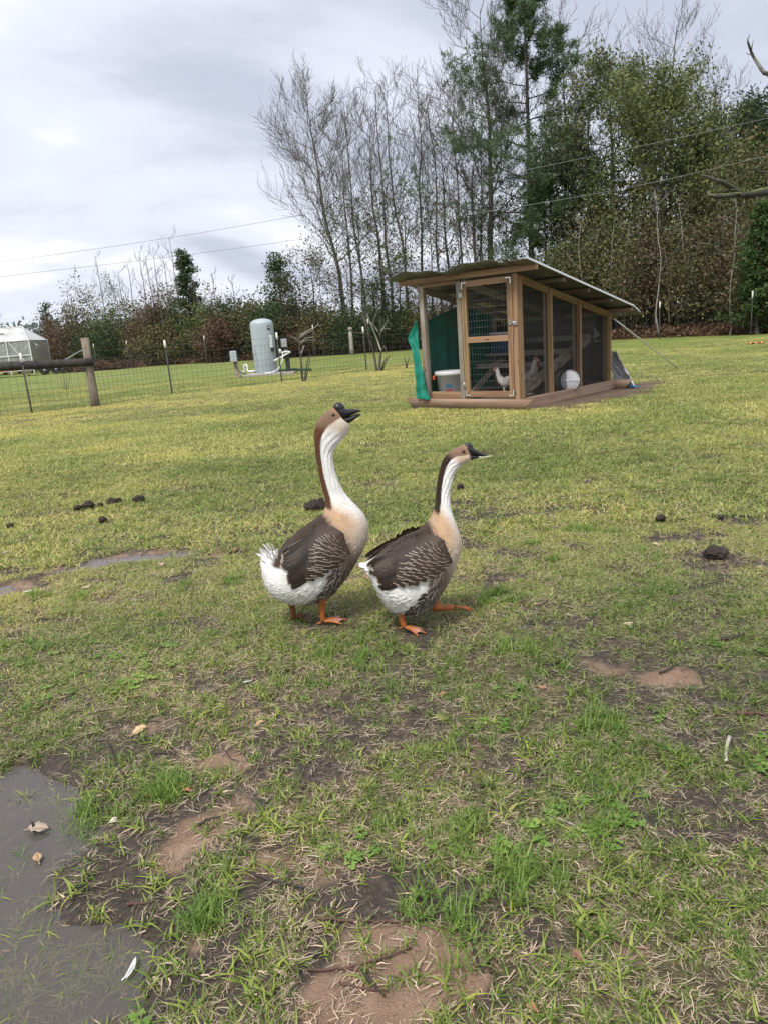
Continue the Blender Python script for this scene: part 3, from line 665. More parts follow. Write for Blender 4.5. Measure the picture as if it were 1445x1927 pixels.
def make_goose(B, D, Vn, W, key, wing_top, wing_bot, stripe, cheek, seed, knob, eye, upper, lower, tail):
    r = np.random.default_rng(seed); root = B.root
    D3 = np.array([B.L(*p) for p in D]); V3 = np.array([B.L(*p) for p in Vn])
    ns, nt_ = 300, 88
    P, Vv, F = loft(D3, V3, W, ns, nt_, egg=0.10, power=2.15)
    s = np.interp(np.linspace(0, len(D) - 1, ns), np.arange(len(D)), key); th = np.arange(nt_) * 2 * np.pi / nt_
    SS = np.repeat(s, nt_); TT = np.tile((1 - np.cos(th)) / 2, ns); YY = P.reshape(-1, 3)[:, 1]
    # feather relief: furrows down the neck, soft lumps on the belly
    Pn = P.reshape(-1, 3).copy(); Cn = np.repeat(P.mean(1), nt_, 0); rad_ = Pn - Cn; rl = np.linalg.norm(rad_, axis=1, keepdims=True); rad_ /= np.maximum(rl, 1e-6)
    neck = sstep(10.5, 12.5, SS) * sstep(18.3, 17, SS)
    fur = .0014 * np.sin(np.tile(th, ns) * 13 + SS * 2.5 + 2 * vnoise(SS, np.tile(th, ns), .7, seed)) * neck
    lump = .009 * (fbm(SS * .1 + 10, np.tile(np.cos(th), ns) * .25 + np.tile(np.sin(th) * .2, ns), .09, seed, 3) - .5) * sstep(.5, 1.5, SS) * sstep(10, 8, SS)
    Pn += rad_ * (fur + lump)[:, None]
    Vv[:len(Pn)] = Pn
    col = goose_colour(SS, TT, YY, stripe, seed, cheek); colv = np.vstack([col, col[0], col[-1]])
    bm_ = mesh_np('body', Vv, F, mP, True); set_col(bm_, 'pl', colv); body = obj('body', bm_, root)
    Fq = F[0]; bvh = BVHTree.FromPolygons([tuple(p) for p in Vv], [tuple(f) for f in Fq])
    G = Pn.reshape(ns, nt_, 3)
    # ---- small body feathers, shingled over the skin
    def cover(n, s0, s1, L0, L1, wr, lift, seed2, fringe=0.0, tmin=0, tmax=1):
        q = np.random.default_rng(seed2); parts = []
        i = q.uniform(np.searchsorted(s, s0), np.searchsorted(s, s1) - 1, n).astype(int); j = q.integers(0, nt_, n)
        Wd = np.linalg.norm(G[i, (j + 1) % nt_] - G[i, j - 1], axis=1) * np.linalg.norm(G[np.minimum(i + 1, ns - 1)] [np.arange(n), j] - G[np.maximum(i - 1, 0)][np.arange(n), j], axis=1)
        keep = q.uniform(0, 1, n) < Wd / np.percentile(Wd, 90)
        for a, b in zip(i[keep], j[keep]):
            t_ = (1 - math.cos(th[b])) / 2
            if not (tmin <= t_ <= tmax): continue
            p = G[a, b]; ds = G[max(a - 2, 0), b] - G[min(a + 2, ns - 1), b]; dt = G[a, (b + 1) % nt_] - G[a, b - 1]
            ds = ds / (np.linalg.norm(ds) + 1e-9); dt = dt / (np.linalg.norm(dt) + 1e-9); nr_ = np.cross(dt, ds); nr_ = nr_ / (np.linalg.norm(nr_) + 1e-9)
            if nr_ @ (p - G[a].mean(0)) < 0: nr_ = -nr_
            if s[a] < 6 : ds = ds + np.array([0, 0, -.25]) * (t_ > .5); ds /= np.linalg.norm(ds)
            L = q.uniform(L0, L1); c0 = col[a * nt_ + b] * q.uniform(.9, 1.08)
            parts.append(feather_mesh(p - nr_ * .002, ds, np.cross(nr_, ds), nr_, L, L * wr, lift * q.uniform(.5, 1.4), c0, np.minimum(c0 * 1.25 + .03, .85), fringe, nx=3, curl=q.normal(0, .08)))
        return parts
    pl = cover(2600, .8, 9, .022, .04, .26, .0018, seed + 1, .15) + cover(1500, 8, 12.0, .012, .022, .30, .0022, seed + 2, .2) + cover(1800, 11, 18.2, .007, .013, .25, .0016, seed + 3, .1) + cover(600, 17.5, 20.8, .004, .008, .3, .0006, seed + 7, .1)
    Vf, Ff, Cf = join(pl); pm_ = mesh_np('plumage', Vf, Ff, mP, True); set_col(pm_, 'pl', Cf); o_ = obj('plumage', pm_, body); o_['kind'] = 'stuff'
    # ---- tail feathers
    for k_, (a, b, L) in enumerate(tail):
        p0, p1 = B.L(*a), B.L(*b)
        for sg in ((-1, 1) if L else (1,)):
            lat = np.array([0, sg * L, 0]); d_ = p1 - p0 + lat * .8; l_ = np.linalg.norm(d_); d_ /= l_
            side = np.array([0, 1.0, 0]); side = side - d_ * (side @ d_); side /= np.linalg.norm(side)
            V1, F1, C1 = feather_mesh(p0 + lat, d_, side, np.cross(d_, side), l_, .024, .004 * (1 + k_ % 2), WHITE * .97, WHITE * .9, 1, nx=6, blunt=.25)
            m_ = mesh_np('tail_feather', V1, F1, mP, True); set_col(m_, 'pl', C1); obj('tail_feather', m_, root)
    # ---- wings: every feather its own piece, laid over the flank from tail to shoulder
    Tp = np.array([B.L(*p, -.06) for p in wing_top]); Bt = np.array([B.L(*p, -.13) for p in wing_bot])
    Tc, Bc = interp(Tp, 101), interp(Bt, 101)
    def surf(p, off):
        """push a sagittal point out to the body's flank (right side), off metres proud"""
        h = bvh.ray_cast(Vector((p[0], -0.6, p[2])), Vector((0, 1, 0)))
        y = h[0].y if h[0] is not None else None
        if y is None:
            near = bvh.find_nearest(Vector((p[0], -0.05, p[2]))); y = min(near[0].y, -.02) if near[0] else -.03
        return np.array([p[0], min(y, -.028) - off, p[2]])
    def patch(a, b): 
        i = int(np.clip(a, 0, 1) * 100); return Tc[i] * (1 - b) + Bc[i] * b
    feats = []
    def add(a, b, L, w, ang_mix, lift, col_, tipc, ew, off, blunt=.5, edge_side=.12, sq=.06):
        p = patch(a, b); e1 = patch(min(a + .06, 1), b) - patch(max(a - .06, 0), b); e1 /= np.linalg.norm(e1)
        dn = np.array([e1[2], 0, -e1[0]]); dn = dn if dn[2] < 0 else -dn
        d_ = e1 * (1 - ang_mix) + dn * ang_mix; d_ /= np.linalg.norm(d_); up = np.array([d_[2], 0, -d_[0]])
        nx, vs = 6, np.array([-1, -.86, 0, .86, 1]); Pp = []; Cc = []
        for iu in range(nx + 1):
            u = (0, .25, .5, .72, .86, .94, 1)[iu]; wid = w * (.6 + .4 * min(1, u * 2.5)) * (1 if u < 1 - blunt else math.sqrt(max(sq, 1 - ((u - (1 - blunt)) / blunt) ** 2)))
            for vv in vs:
                q = p + d_ * L * u + up * wid * vv
                sp_ = surf(q, off + lift * u - .0022 * vv * vv)
                Pp.append(sp_); e_ = 1.0 if iu == nx else (edge_side if (abs(vv) == 1 and u > .3) else 0.0)
                Cc.append(tipc * e_ * ew + col_ * (1 - e_ * ew) if e_ else col_ * (1.12 if vv == 0 else 1.0))
        m = len(vs); Ff_ = [(i * m + j, i * m + j + 1, (i + 1) * m + j + 1, (i + 1) * m + j) for i in range(nx) for j in range(m - 1)]
        feats.append((np.array(Pp), np.array(Ff_), np.array(Cc)))
    brown = C_(.040, .025, .017); pale = C_(.56, .47, .37)
    for a_q in np.linspace(.56, .06, 9): add(a_q, .80 - .10 * (a_q < .2), .12, .013, .07, .003, brown * r.uniform(.4, .8), pale, .6, .0025 + .004 * (.6 - a_q), .3, .5)
    # primaries and long secondaries at the rear, then coverts in rows up to the shoulder
    for k_, b in enumerate(np.linspace(.93, .12, 13)):
        add(.50 + .10 * (1 - b) + r.normal(0, .006), b, .135 + .05 * (1 - b) + r.normal(0, .006), .0145, .13 + .25 * (b - .3), .004, brown * r.uniform(.38, .75), pale * 1.1, .7, .004 + .0012 * k_, .3, .55)
    for row, b in enumerate(np.linspace(.74, .01, 8)):
        for ka, a0 in enumerate(np.linspace(.58, .02, 9) + (row % 2) * .028):
            Lr = np.interp(a0, [0, .2, .5], [.034, .050, .075]); wr = np.interp(a0, [0, .25, .5], [.0135, .0165, .0195])
            cc = brown * r.uniform(.75, 1.2) * np.interp(a0, [0, .3, .6], [1.2, .9, .65])
            add(a0 + r.normal(0, .006), b + r.normal(0, .008), Lr * r.uniform(.92, 1.1), wr, .80 - .12 * a0 - .12 * (1 - b), .006, cc, pale * r.uniform(.75, 1.1), .8, .006 + .0011 * row + .0003 * ka, .13, .06, .55)
    for sg in (1, -1):
        cv, cf, cc0 = join(feats)
        under = None
        # the wing's own covering web of skin and down beneath the feathers
        gv = []; na2, nb2 = 26, 12
        for i in range(na2 + 1):
            for j in range(nb2 + 1):
                q = patch(i / na2 * .9, .03 + .9 * j / nb2); sp_ = surf(q, .003); gv.append(sp_)
        gv = np.array(gv); gf = np.array([(i * (nb2 + 1) + j, i * (nb2 + 1) + j + 1, (i + 1) * (nb2 + 1) + j + 1, (i + 1) * (nb2 + 1) + j) for i in range(na2) for j in range(nb2)])
        gv[:, 1] *= sg
        wm = mesh_np('wing', gv, gf, mP, True); set_col(wm, 'pl', np.tile(brown, (len(gv), 1))); wo = obj('wing', wm, root)
        for V1, F1, C1 in feats:
            V2 = V1.copy(); V2[:, 1] *= sg
            m_ = mesh_np('feather', V2, F1, mF, True); set_col(m_, 'pl', C1); obj('feather', m_, wo)
    # ---- flank feathers: dark with white fringes where the belly meets the breast
    q = np.random.default_rng(seed + 9); parts = []
    for k_ in range(280):
        ss_ = q.uniform(4.6, 7.8); tb = np.interp(ss_, [4.5, 5, 6, 7, 7.6, 8.2], [.98, .86, .64, .44, .28, .15]); t_ = np.clip(tb + q.uniform(.0, .36), 0, .99)
        a = int(np.searchsorted(s, ss_)); b = int(round(math.acos(1 - 2 * t_) / (2 * math.pi) * nt_)) % nt_
        if q.uniform() < .5: b = (nt_ - b) % nt_
        p = G[a, b]; ds = G[a - 3, b] - G[a + 3, b]; ds /= np.linalg.norm(ds); dt = G[a, (b + 1) % nt_] - G[a, b - 1]; dt /= np.linalg.norm(dt)
        nr_ = np.cross(dt, ds); nr_ /= np.linalg.norm(nr_)
        if nr_ @ (p - G[a].mean(0)) < 0: nr_ = -nr_
        ds = ds + np.array([-.1, 0, .35]); ds -= nr_ * (ds @ nr_); ds /= np.linalg.norm(ds)
        c0 = lerp3(GREYB[None] * 1.0, DARKB[None] * 1.5, np.array([sstep(7.4, 5.4, ss_)]))[0] * q.uniform(.8, 1.2)
        L = q.uniform(.035, .055)
        parts.append(feather_mesh(p, ds, np.cross(nr_, ds), nr_, L, L * .2, .006, c0, WHITE * .85, .2 + .6 * float(sstep(7.2, 5.4, ss_)), nx=4, curl=q.normal(0, .1)))
    Vf, Ff, Cf = join(parts); m_ = mesh_np('flank_feathers', Vf, Ff, mP, True); set_col(m_, 'pl', Cf); o_ = obj('flank_feathers', m_, body); o_['kind'] = 'stuff'
    # ---- head furniture
    kc = B.L(*knob[:2]); kr = knob[2] / 1250.0
    V1, F1 = lathe([(1e-4 if a in (-90, 90) else math.cos(math.radians(a)), math.sin(math.radians(a))) for a in np.linspace(-90, 90, 13)], 20)
    V1 = V1 * np.array([kr * 1.12, kr * .8, kr * .95]); tl = math.radians(40); V1 = V1 @ np.array([[math.cos(tl), 0, -math.sin(tl)], [0, 1, 0], [math.sin(tl), 0, math.cos(tl)]])
    obj('knob', mesh_np('knob', V1 + kc, F1, M_beak, True), root)
    for nm, st_ in (('upper_beak', upper), ('lower_beak', lower)):
        P1, V1, F1 = loft([B.L(*q_[:2]) for q_ in st_], [B.L(*q_[2:4]) for q_ in st_], [q_[4] for q_ in st_], 24, 20, power=2.4)
        obj(nm, mesh_np(nm, V1, F1, M_beak, True), root)
    ep = B.L(*eye)
    for sg in (-1, 1):
        h = bvh.ray_cast(Vector((ep[0], -.6, ep[2])), Vector((0, 1, 0))); y = abs(h[0].y) if h[0] is not None else .025
        V1, F1 = lathe([(1e-4 if a in (-90, 90) else math.cos(math.radians(a)), math.sin(math.radians(a))) for a in np.linspace(-90, 90, 9)], 14)
        obj('eye', mesh_np('eye', V1 * .0082 + np.array([ep[0], sg * (y - .0035), ep[2]]), F1, M_eye, True), root)
    return body
def leg_tube(B, pts_, rad_, parent, mat):
    V, F = sweep(curve_pts(pts_, 14), interp(rad_, 14)[:, 0], 10); return obj('leg', mesh_np('leg', V, F, mat, True), parent)

ZG = ((460, 740), 3.0104)
# ---- the tall goose, head up, beak open
g1 = Bird((619.5, 1172), -.055, math.radians(7), *ZG, 'goose', 'taller brown and white goose with upright neck and open black beak', 'goose', 'two geese walking on the grass')
D1 = [(100, 905), (160, 900), (215, 880), (270, 820), (330, 765), (385, 728), (420, 705), (440, 690), (450, 675), (455, 660), (460, 645), (458, 620), (450, 575), (438, 520), (420, 440), (404, 340), (398, 270), (398, 220), (408, 180), (430, 140), (465, 107), (505, 80)]
V1_ = [(90, 935), (98, 1000), (125, 1090), (200, 1160), (310, 1182), (440, 1155), (540, 1085), (625, 965), (680, 860), (703, 765), (680, 690), (620, 622), (565, 560), (530, 490), (507, 415), (500, 345), (515, 310), (545, 274), (584, 226), (597, 196), (594, 174), (574, 165)]
W1 = [.028, .07, .10, .125, .14, .145, .14, .13, .12, .108, .09, .065, .047, .039, .034, .032, .032, .033, .035, .036, .033, .024]
make_goose(g1, D1, V1_, W1, np.arange(22.0), [(555, 770), (500, 742), (440, 742), (380, 770), (300, 838), (215, 905)], [(580, 898), (520, 962), (450, 998), (370, 1020), (300, 1030), (226, 1022)],
           C_(.105, .042, .02), C_(.68, .58, .46), 11, (537, 86, 31), (503, 121),
           [(508, 84, 545, 150, .018), (540, 74, 568, 142, .0215), (575, 88, 598, 130, .020), (620, 89, 634, 112, .0165), (648, 92, 655, 104, .011), (661, 98, 661, 102, .004)],
           [(540, 130, 552, 168, .015), (562, 138, 574, 172, .018), (600, 130, 602, 165, .0155), (630, 119, 632, 143, .012), (653, 116, 655, 126, .007), (661, 119, 661, 122, .003)],
           [((160, 960), (66, 908), 0), ((150, 945), (90, 880), .012), ((165, 940), (105, 868), .026), ((170, 935), (132, 866), .036), ((180, 930), (158, 878), .04), ((150, 960), (92, 905), .03), ((185, 935), (188, 905), .03)])
an = g1.L(447, 1293, -.055)
lg = leg_tube(g1, [g1.L(440, 1085, -.055), g1.L(438, 1165, -.055), g1.L(441, 1230, -.055), an], [.034, .021, .0145, .0125], g1.root, M_leg)
foot(g1, 'foot', np.array([an[0], an[1], max(an[2], .012)]), math.radians(-4), .112, lg)
a2 = g1.L(277, 1275, .05); lg = leg_tube(g1, [g1.L(300, 1120, .05), g1.L(268, 1185, .05), g1.L(278, 1230, .05), a2], [.03, .017, .0125, .012], g1.root, M_leg_dark)
a2g = np.array([a2[0], a2[1], a2[2]])
foot(g1, 'foot', a2g, math.radians(12), .07, lg, 16, -(a2g[2] - .004) / .07, True, M_leg_dark, M_leg_dark)

# ---- the lower goose, one foot lifted in mid-stride
g2 = Bird((772, 1189), -.05, math.radians(5), *ZG, 'goose', 'shorter brown and white goose in mid-stride with a straw in its beak', 'goose', 'two geese walking on the grass')
D2 = [(655, 966), (700, 958), (750, 923), (810, 873), (870, 830), (925, 801), (970, 783), (1005, 762), (1030, 742), (1048, 722), (1057, 705), (1066, 685), (1074, 660), (1081, 620), (1086, 560), (1096, 480), (1112, 410), (1135, 362), (1165, 328), (1205, 307), (1245, 290)]
V2_ = [(668, 984), (690, 1012), (720, 1060), (752, 1125), (800, 1192), (870, 1238), (960, 1228), (1060, 1185), (1135, 1085), (1190, 970), (1220, 880), (1220, 810), (1195, 735), (1170, 660), (1160, 580), (1169, 520), (1187, 455), (1215, 418), (1245, 398), (1272, 383), (1283, 370)]
W2 = [.02, .05, .08, .105, .12, .13, .132, .128, .12, .11, .10, .088, .068, .048, .036, .031, .0295, .0305, .032, .031, .024]
K2 = [0, 1, 1.7, 2.6, 3.5, 4.4, 5.2, 6, 7, 8, 8.7, 9.4, 10.3, 11.3, 13, 14.5, 16, 17.3, 18.5, 20, 21]
make_goose(g2, D2, V2_, W2, K2, [(1120, 815), (1060, 793), (980, 797), (900, 832), (800, 900), (690, 964)], [(1160, 955), (1100, 1015), (1000, 1048), (890, 1058), (790, 1030), (682, 988)],
           C_(.032, .016, .011), C_(.66, .50, .36), 23, (1266, 306, 24), (1232, 327),
           [(1240, 300, 1262, 358, .017), (1260, 293, 1284, 352, .0195), (1290, 309, 1302, 352, .0175), (1325, 329, 1330, 354, .0135), (1350, 343, 1353, 357, .009), (1364, 350, 1364, 355, .004)],
           [(1255, 345, 1258, 382, .014), (1276, 345, 1280, 379, .017), (1306, 350, 1304, 371, .0135), (1336, 354, 1336, 363, .009), (1352, 355, 1352, 359, .005)],
           [((720, 985), (655, 972), 0), ((715, 980), (648, 968), .010), ((720, 990), (668, 985), .02)])
an = g2.L(905, 1322, -.05)
lg = leg_tube(g2, [g2.L(900, 1165, -.05), g2.L(890, 1240, -.05), g2.L(893, 1285, -.05), an], [.032, .019, .0135, .012], g2.root, M_leg)
foot(g2, 'foot', np.array([an[0], an[1], max(an[2], .02)]), math.radians(-30), .10, lg, 24)
an = g2.L(1185, 1213, .03)
lg = leg_tube(g2, [g2.L(1050, 1120, .04), g2.L(1072, 1205, .04), g2.L(1110, 1213, .035), an], [.04, .024, .016, .013], g2.root, M_leg)
foot(g2, 'foot', an, math.radians(-6), .088, lg, 11, -.20, True, M_leg, M_leg)
# straw held in its beak
sp0, sp1 = g2.o + g2.fw * g2.L(1325, 362, -.012)[0] + g2.lf * -.012 + np.array([0, 0, g2.L(1325, 362, -.012)[2]]), g2.o + g2.fw * g2.L(1398, 354, -.02)[0] + g2.lf * -.02 + np.array([0, 0, g2.L(1398, 354, -.02)[2]])
M_pstraw = simple('pale_straw', (.72, .66, .52), .7, .15, 40)
V_, F_ = sweep(curve_pts([sp0, (sp0 + sp1) / 2 + np.array([0, 0, -.003]), sp1], 8), np.linspace(.0026, .0014, 8), 6)
tag(obj('straw', mesh_np('straw', V_, F_, M_pstraw, True)), "pale dry straw held in the shorter goose's black beak", 'straw')

# ================================================================== CHICKEN COOP
M_pine = wood('pine_lumber', (.33, .20, .115), (.18, .10, .052))
M_pine2 = wood('yellow_pine_lumber', (.31, .205, .10), (.17, .105, .048))
M_weath = wood('weathered_lumber', (.36, .28, .21), (.22, .165, .125), (.34, .31, .28))
M_skid = wood('skid_lumber', (.37, .235, .155), (.23, .14, .09), (.32, .24, .185))
M_oldw = wood('old_grey_timber', (.24, .20, .155), (.13, .105, .08), (.27, .25, .22))
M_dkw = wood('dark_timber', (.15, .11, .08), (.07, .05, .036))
M_galv = simple('galvanised_steel', (.55, .56, .57), .35, .2, 20, .9, bstr=.05)
M_roof = simple('roof_sheet', (.20, .205, .185), .5, .25, 5, .55, bstr=.08)
M_bright = simple('bright_metal', (.75, .76, .78), .3, .1, 20, .7, bstr=0)  # pale metal; on the coop roof it carries the sky's reflection
M_white = simple('white_plastic', (.82, .82, .83), .4, .08, 14, bstr=.03)
M_orange = simple('orange_plastic', (.65, .12, .04), .45, .1, 20, bstr=0)
M_black = simple('black_rubber', (.018, .018, .018), .6, .3, 30)
M_blue = simple('blue_plastic', (.035, .07, .16), .45, .2, 10)
M_print = simple('black_print', (.03, .03, .035), .6, .1, 30, bstr=0); M_pblue = simple('blue_print', (.03, .16, .28), .6, .1, 30, bstr=0); M_pred = simple('red_print', (.45, .05, .04), .6, .1, 30, bstr=0)
# hardware cloth: a fine square weave, far too small to pick apart
def cloth_mat(name, frac):
    m_, nt, bs = new_mat(name); v = nt.nodes.new('ShaderNodeTexCoord').outputs['Object']; sp = nt.nodes.new('ShaderNodeSeparateXYZ'); lnk(nt, v, sp.inputs[0])
    def wires(ax, pitch):
        m = nt.nodes.new('ShaderNodeMath'); m.operation = 'MULTIPLY'; m.inputs[1].default_value = 1 / pitch; lnk(nt, sp.outputs[ax], m.inputs[0])
        f = nt.nodes.new('ShaderNodeMath'); f.operation = 'FRACT'; lnk(nt, m.outputs[0], f.inputs[0])
        g = nt.nodes.new('ShaderNodeMath'); g.operation = 'LESS_THAN'; g.inputs[1].default_value = frac; lnk(nt, f.outputs[0], g.inputs[0]); return g.outputs[0]
    mxm = nt.nodes.new('ShaderNodeMath'); mxm.operation = 'MAXIMUM'; lnk(nt, wires(0, .0127), mxm.inputs[0]); lnk(nt, wires(2, .0127), mxm.inputs[1])
    bs.inputs['Base Color'].default_value = (.010, .010, .010, 1); bs.inputs['Roughness'].default_value = .6
    lnk(nt, mxm.outputs[0], bs.inputs['Alpha']); return m_
mS = cloth_mat('hardware_cloth', .27); mS2 = cloth_mat('light_hardware_cloth', .10)  # denser near-black cloth deepens interior shade; thinner weave lets the bucket show bright
# woven tarpaulin
def tarp_mat(name, c0, c1):
    m, nt, b = new_mat(name); v = coords(nt); n = noise(nt, 7, 5, v)
    r_ = ramp(nt, n.outputs[0], (.3, c0), (.7, c1)); lnk(nt, r_.outputs[0], b.inputs['Base Color']); b.inputs['Roughness'].default_value = .45
    tb = nt.nodes.new('ShaderNodeBsdfTranslucent'); lnk(nt, r_.outputs[0], tb.inputs[0]); mx = nt.nodes.new('ShaderNodeMixShader'); mx.inputs[0].default_value = .25
    lnk(nt, b.outputs[0], mx.inputs[1]); lnk(nt, tb.outputs[0], mx.inputs[2]); lnk(nt, mx.outputs[0], nt.nodes['Material Output'].inputs[0])
    bump(nt, noise(nt, 35, 4, v).outputs[0], b, .3, .01); return m
M_tarp = tarp_mat('green_tarp', (.008, .20, .14), (.018, .34, .24)); M_gtarp = tarp_mat('grey_tarp', (.42, .42, .43), (.72, .72, .74)); M_btarp = tarp_mat('blue_tarp', (.02, .1, .28), (.04, .2, .42))

coop = thing('chicken_coop', 'timber framed chicken coop with wire screens and a sloping metal roof', 'chicken coop', COOP0, COOP_YAW)
def cb(name, u0, u1, v0, v1, z0, z1, mat, parent=None):
    """a squared timber by its extents in the coop's own frame; local X runs along its longest side"""
    s = [u1 - u0, v1 - v0, z1 - z0]; c = [(u0 + u1) / 2, (v0 + v1) / 2, (z0 + z1) / 2]; ax = int(np.argmax(s))
    dv = [Vector((1, 0, 0)), Vector((0, 1, 0)), Vector((0, 0, 1))][ax] * s[ax] / 2; cv = Vector(c)
    if ax == 0: w, t = s[1], s[2]
    elif ax == 1: w, t = s[0], s[2]
    else: w, t = s[1], s[0]
    o = obj(name, box_mesh(s[ax], w, t, mat), parent or coop)
    o.rotation_euler = [(0, 0, 0), (0, 0, math.pi / 2), (0, -math.pi / 2, 0)][ax]; o.location = c
    return o
SL = .22
zr = lambda v: 1.94 - SL * v
cb('post', .04, .13, .0, .09, 0, 1.83, M_weath)
cb('post', .80, .885, .002, .042, .03, 1.84, M_oldw)
cb('post', 1.835, 1.918, .0, .042, .0, 1.845, M_pine)
cb('post', 1.885, 1.925, .045, .135, .0, 1.80, M_pine2); cb('post', 1.878, 1.921, .05, .13, .02, 1.27, M_pine2)
for v0, z1, m in ((.93, 1.62, M_pine2), (1.83, 1.42, M_pine), (2.87, 1.19, M_pine2)):
    cb('post', 1.83, 1.92, v0, v0 + .045, .0, z1, m); cb('post', 1.79, 1.83, v0 - .03, v0 + .06, .02, z1 - .01, M_weath)
for v0 in (1.0, 2.0, 2.9): cb('post', .02, .10, v0, v0 + .05, 0, zr(v0) - .22, M_weath)
cb('header_beam', -.34, 2.285, -.042, -.002, 1.862, 1.952, M_pine)
cb('header_board', .13, .80, -.001, .038, 1.80, 1.858, M_pine)
cb('kick_board', .20, .80, -.004, .036, .03, .14, M_pine)
# skids: long boards with raked ends
def raked(name, u0, u1, v0, t, z0, z1, cut, mat, axis=0):
    h = z1 - z0
    P = [(u0, 0), (u1 - cut, 0), (u1, h), (u0 - cut, h)]
    V = [(p, y, q) for y in (0, t) for p, q in P]
    Fq = np.array([(0, 1, 2, 3), (7, 6, 5, 4), (0, 4, 5, 1), (1, 5, 6, 2), (2, 6, 7, 3), (3, 7, 4, 0)])
    o = obj(name, mesh_np(name, np.array(V), Fq, mat), coop)
    if axis == 0: o.location = (0, v0, z0)
    else: o.location = (v0, 0, z0); o.rotation_euler = (0, 0, math.pi / 2)
    return o
raked('skid', -.18, 2.16, -.06, .055, -.135, .03, .15, M_skid)
raked('skid', -.18, 2.24, 3.02, .055, -.135, .03, .13, M_skid)
cb('base_board', 1.87, 1.925, .0, 3.02, -.13, .028, M_skid); cb('base_board', 0, .05, .0, 3.02, -.13, .028, M_skid)
# rafters and purlins
for u, m in ((1.87, M_pine2), (.03, M_weath), (.95, M_weath)):
    bar('rafter', (u, -.0, zr(0) - .135), (u, 3.05, zr(3.05) - .135), .04, .105, m, coop)
for v0 in (.75, 1.5, 2.25, 3.0): bar('purlin', (-.3, v0, zr(v0) - .05), (2.26, v0, zr(v0) - .05), .085, .055, M_pine if v0 > 2.9 else M_dkw, coop)  # dark timber here stands in for shade under the roof
# corrugated roof sheets
for k_, (ua, ub) in enumerate(((-.36, .56), (.50, 1.42), (1.36, 2.28))):
    nu, nv = 44, 26; uu = np.linspace(ua, ub, nu); vv = np.linspace(-.30, 3.22, nv); U, Vg = np.meshgrid(uu, vv)
    Z = zr(Vg) - .012 + .0035 * np.cos(U * 2 * np.pi / .085) + .006 * k_ + .035 * np.exp(-((Vg + .30) / .35) ** 2) * (np.sin(U * 5.1 + .9) + .5 * np.sin(U * 11 + 2)) * (U < 1.9) + .03 * np.exp(-((Vg + .3) / .4) ** 2) * (U < 2)
    Z = np.where(Vg > 3.0, Z - .45 * (Vg - 3.0), Z) 
    Fq = np.array([(i * nu + j, i * nu + j + 1, (i + 1) * nu + j + 1, (i + 1) * nu + j) for i in range(nv - 1) for j in range(nu - 1)])
    o = obj('roof_sheet', mesh_np('roof_sheet', np.stack([U.ravel(), Vg.ravel(), Z.ravel()], 1), Fq, M_roof, True), coop); so = o.modifiers.new('thick', 'SOLIDIFY'); so.thickness = .004
bar('roof_edge_sheen', (2.285, -.30, zr(-.30) + .012), (2.285, 3.0, zr(3.0) + .006), .012, .030, M_bright, coop); bar('roof_edge_sheen', (2.285, 3.0, zr(3.0) + .006), (2.285, 3.24, zr(3.0) - .105), .012, .022, M_bright, coop)  # light bars put in for the sky's reflection along the sheet edge
# screens
def screen(P, mat=None, parent=None, name='wire_screen'):
    """P in coop coordinates; the sheet gets its own frame so the weave lies in its plane"""
    P = np.array(P, float); o_ = P[0]; ex = P[1] - P[0]; ex[2] = 0; ex /= np.linalg.norm(ex); yaw = math.atan2(ex[1], ex[0])
    L = np.stack([(P - o_) @ ex, np.zeros(len(P)), P[:, 2] - o_[2]], 1)
    o = obj(name, mesh_np(name, L, np.arange(len(P))[None], mat or mS), parent or coop); o.location = o_; o.rotation_euler = (0, 0, yaw); return o
screen([(.10, .046, .03), (.84, .046, .03), (.84, .046, 1.80), (.10, .046, 1.80)], mS2)
for va, vb in ((.12, .93), (.96, 1.83), (1.87, 2.87)): screen([(1.848, va, .02), (1.848, vb, .02), (1.848, vb, zr(vb) - .19), (1.848, va, zr(va) - .19)])
screen([(.055, .08, .02), (.055, 3.0, .02), (.055, 3.0, zr(3) - .19), (.055, .08, zr(.08) - .19)], mS2)
# side and back boards, added in solid dark wood to keep the interior dark
for k_ in range(4): cb('side_shade_board', .02, .04, 2.10 + k_ * .228, 2.10 + k_ * .228 + .225, .02, zr(2.1 + k_ * .228) - .3, M_dkw)
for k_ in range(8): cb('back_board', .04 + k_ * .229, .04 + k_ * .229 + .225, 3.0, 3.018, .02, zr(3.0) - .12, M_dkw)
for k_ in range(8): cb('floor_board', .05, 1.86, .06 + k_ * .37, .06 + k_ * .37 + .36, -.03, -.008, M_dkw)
# door: frame, rails, welded wire, hinges, corner braces, latch
door = obj('door', None, coop, (0, 0, 0))
for a in ((.905, .995, .06, 1.825), (1.745, 1.83, .06, 1.825)): cb('door_stile', a[0], a[1], -.012, .028, a[2], a[3], M_pine2 if a[0] < 1 else M_pine, door)
cb('door_rail', .995, 1.745, -.012, .028, 1.735, 1.825, M_pine, door); cb('door_rail', .995, 1.745, -.014, .026, .895, .985, M_pine, door); cb('door_rail', .995, 1.745, -.014, .026, .06, .15, M_pine, door)
sg = []
for u in np.arange(.995, 1.76, .051): sg.append((u, .032, .08, u + .004 * math.sin(u * 40), .032, 1.80, .0011, .0011))
for z in np.arange(.10, 1.80, .102): sg.append((.95, .034, z, 1.79, .034, z + .008 * math.sin(z * 30), .0011, .0011))
V, F = tubes(sg, 4); w_ = obj('welded_wire', mesh_np('welded_wire', V, F, M_galv), door); w_['kind'] = 'stuff'
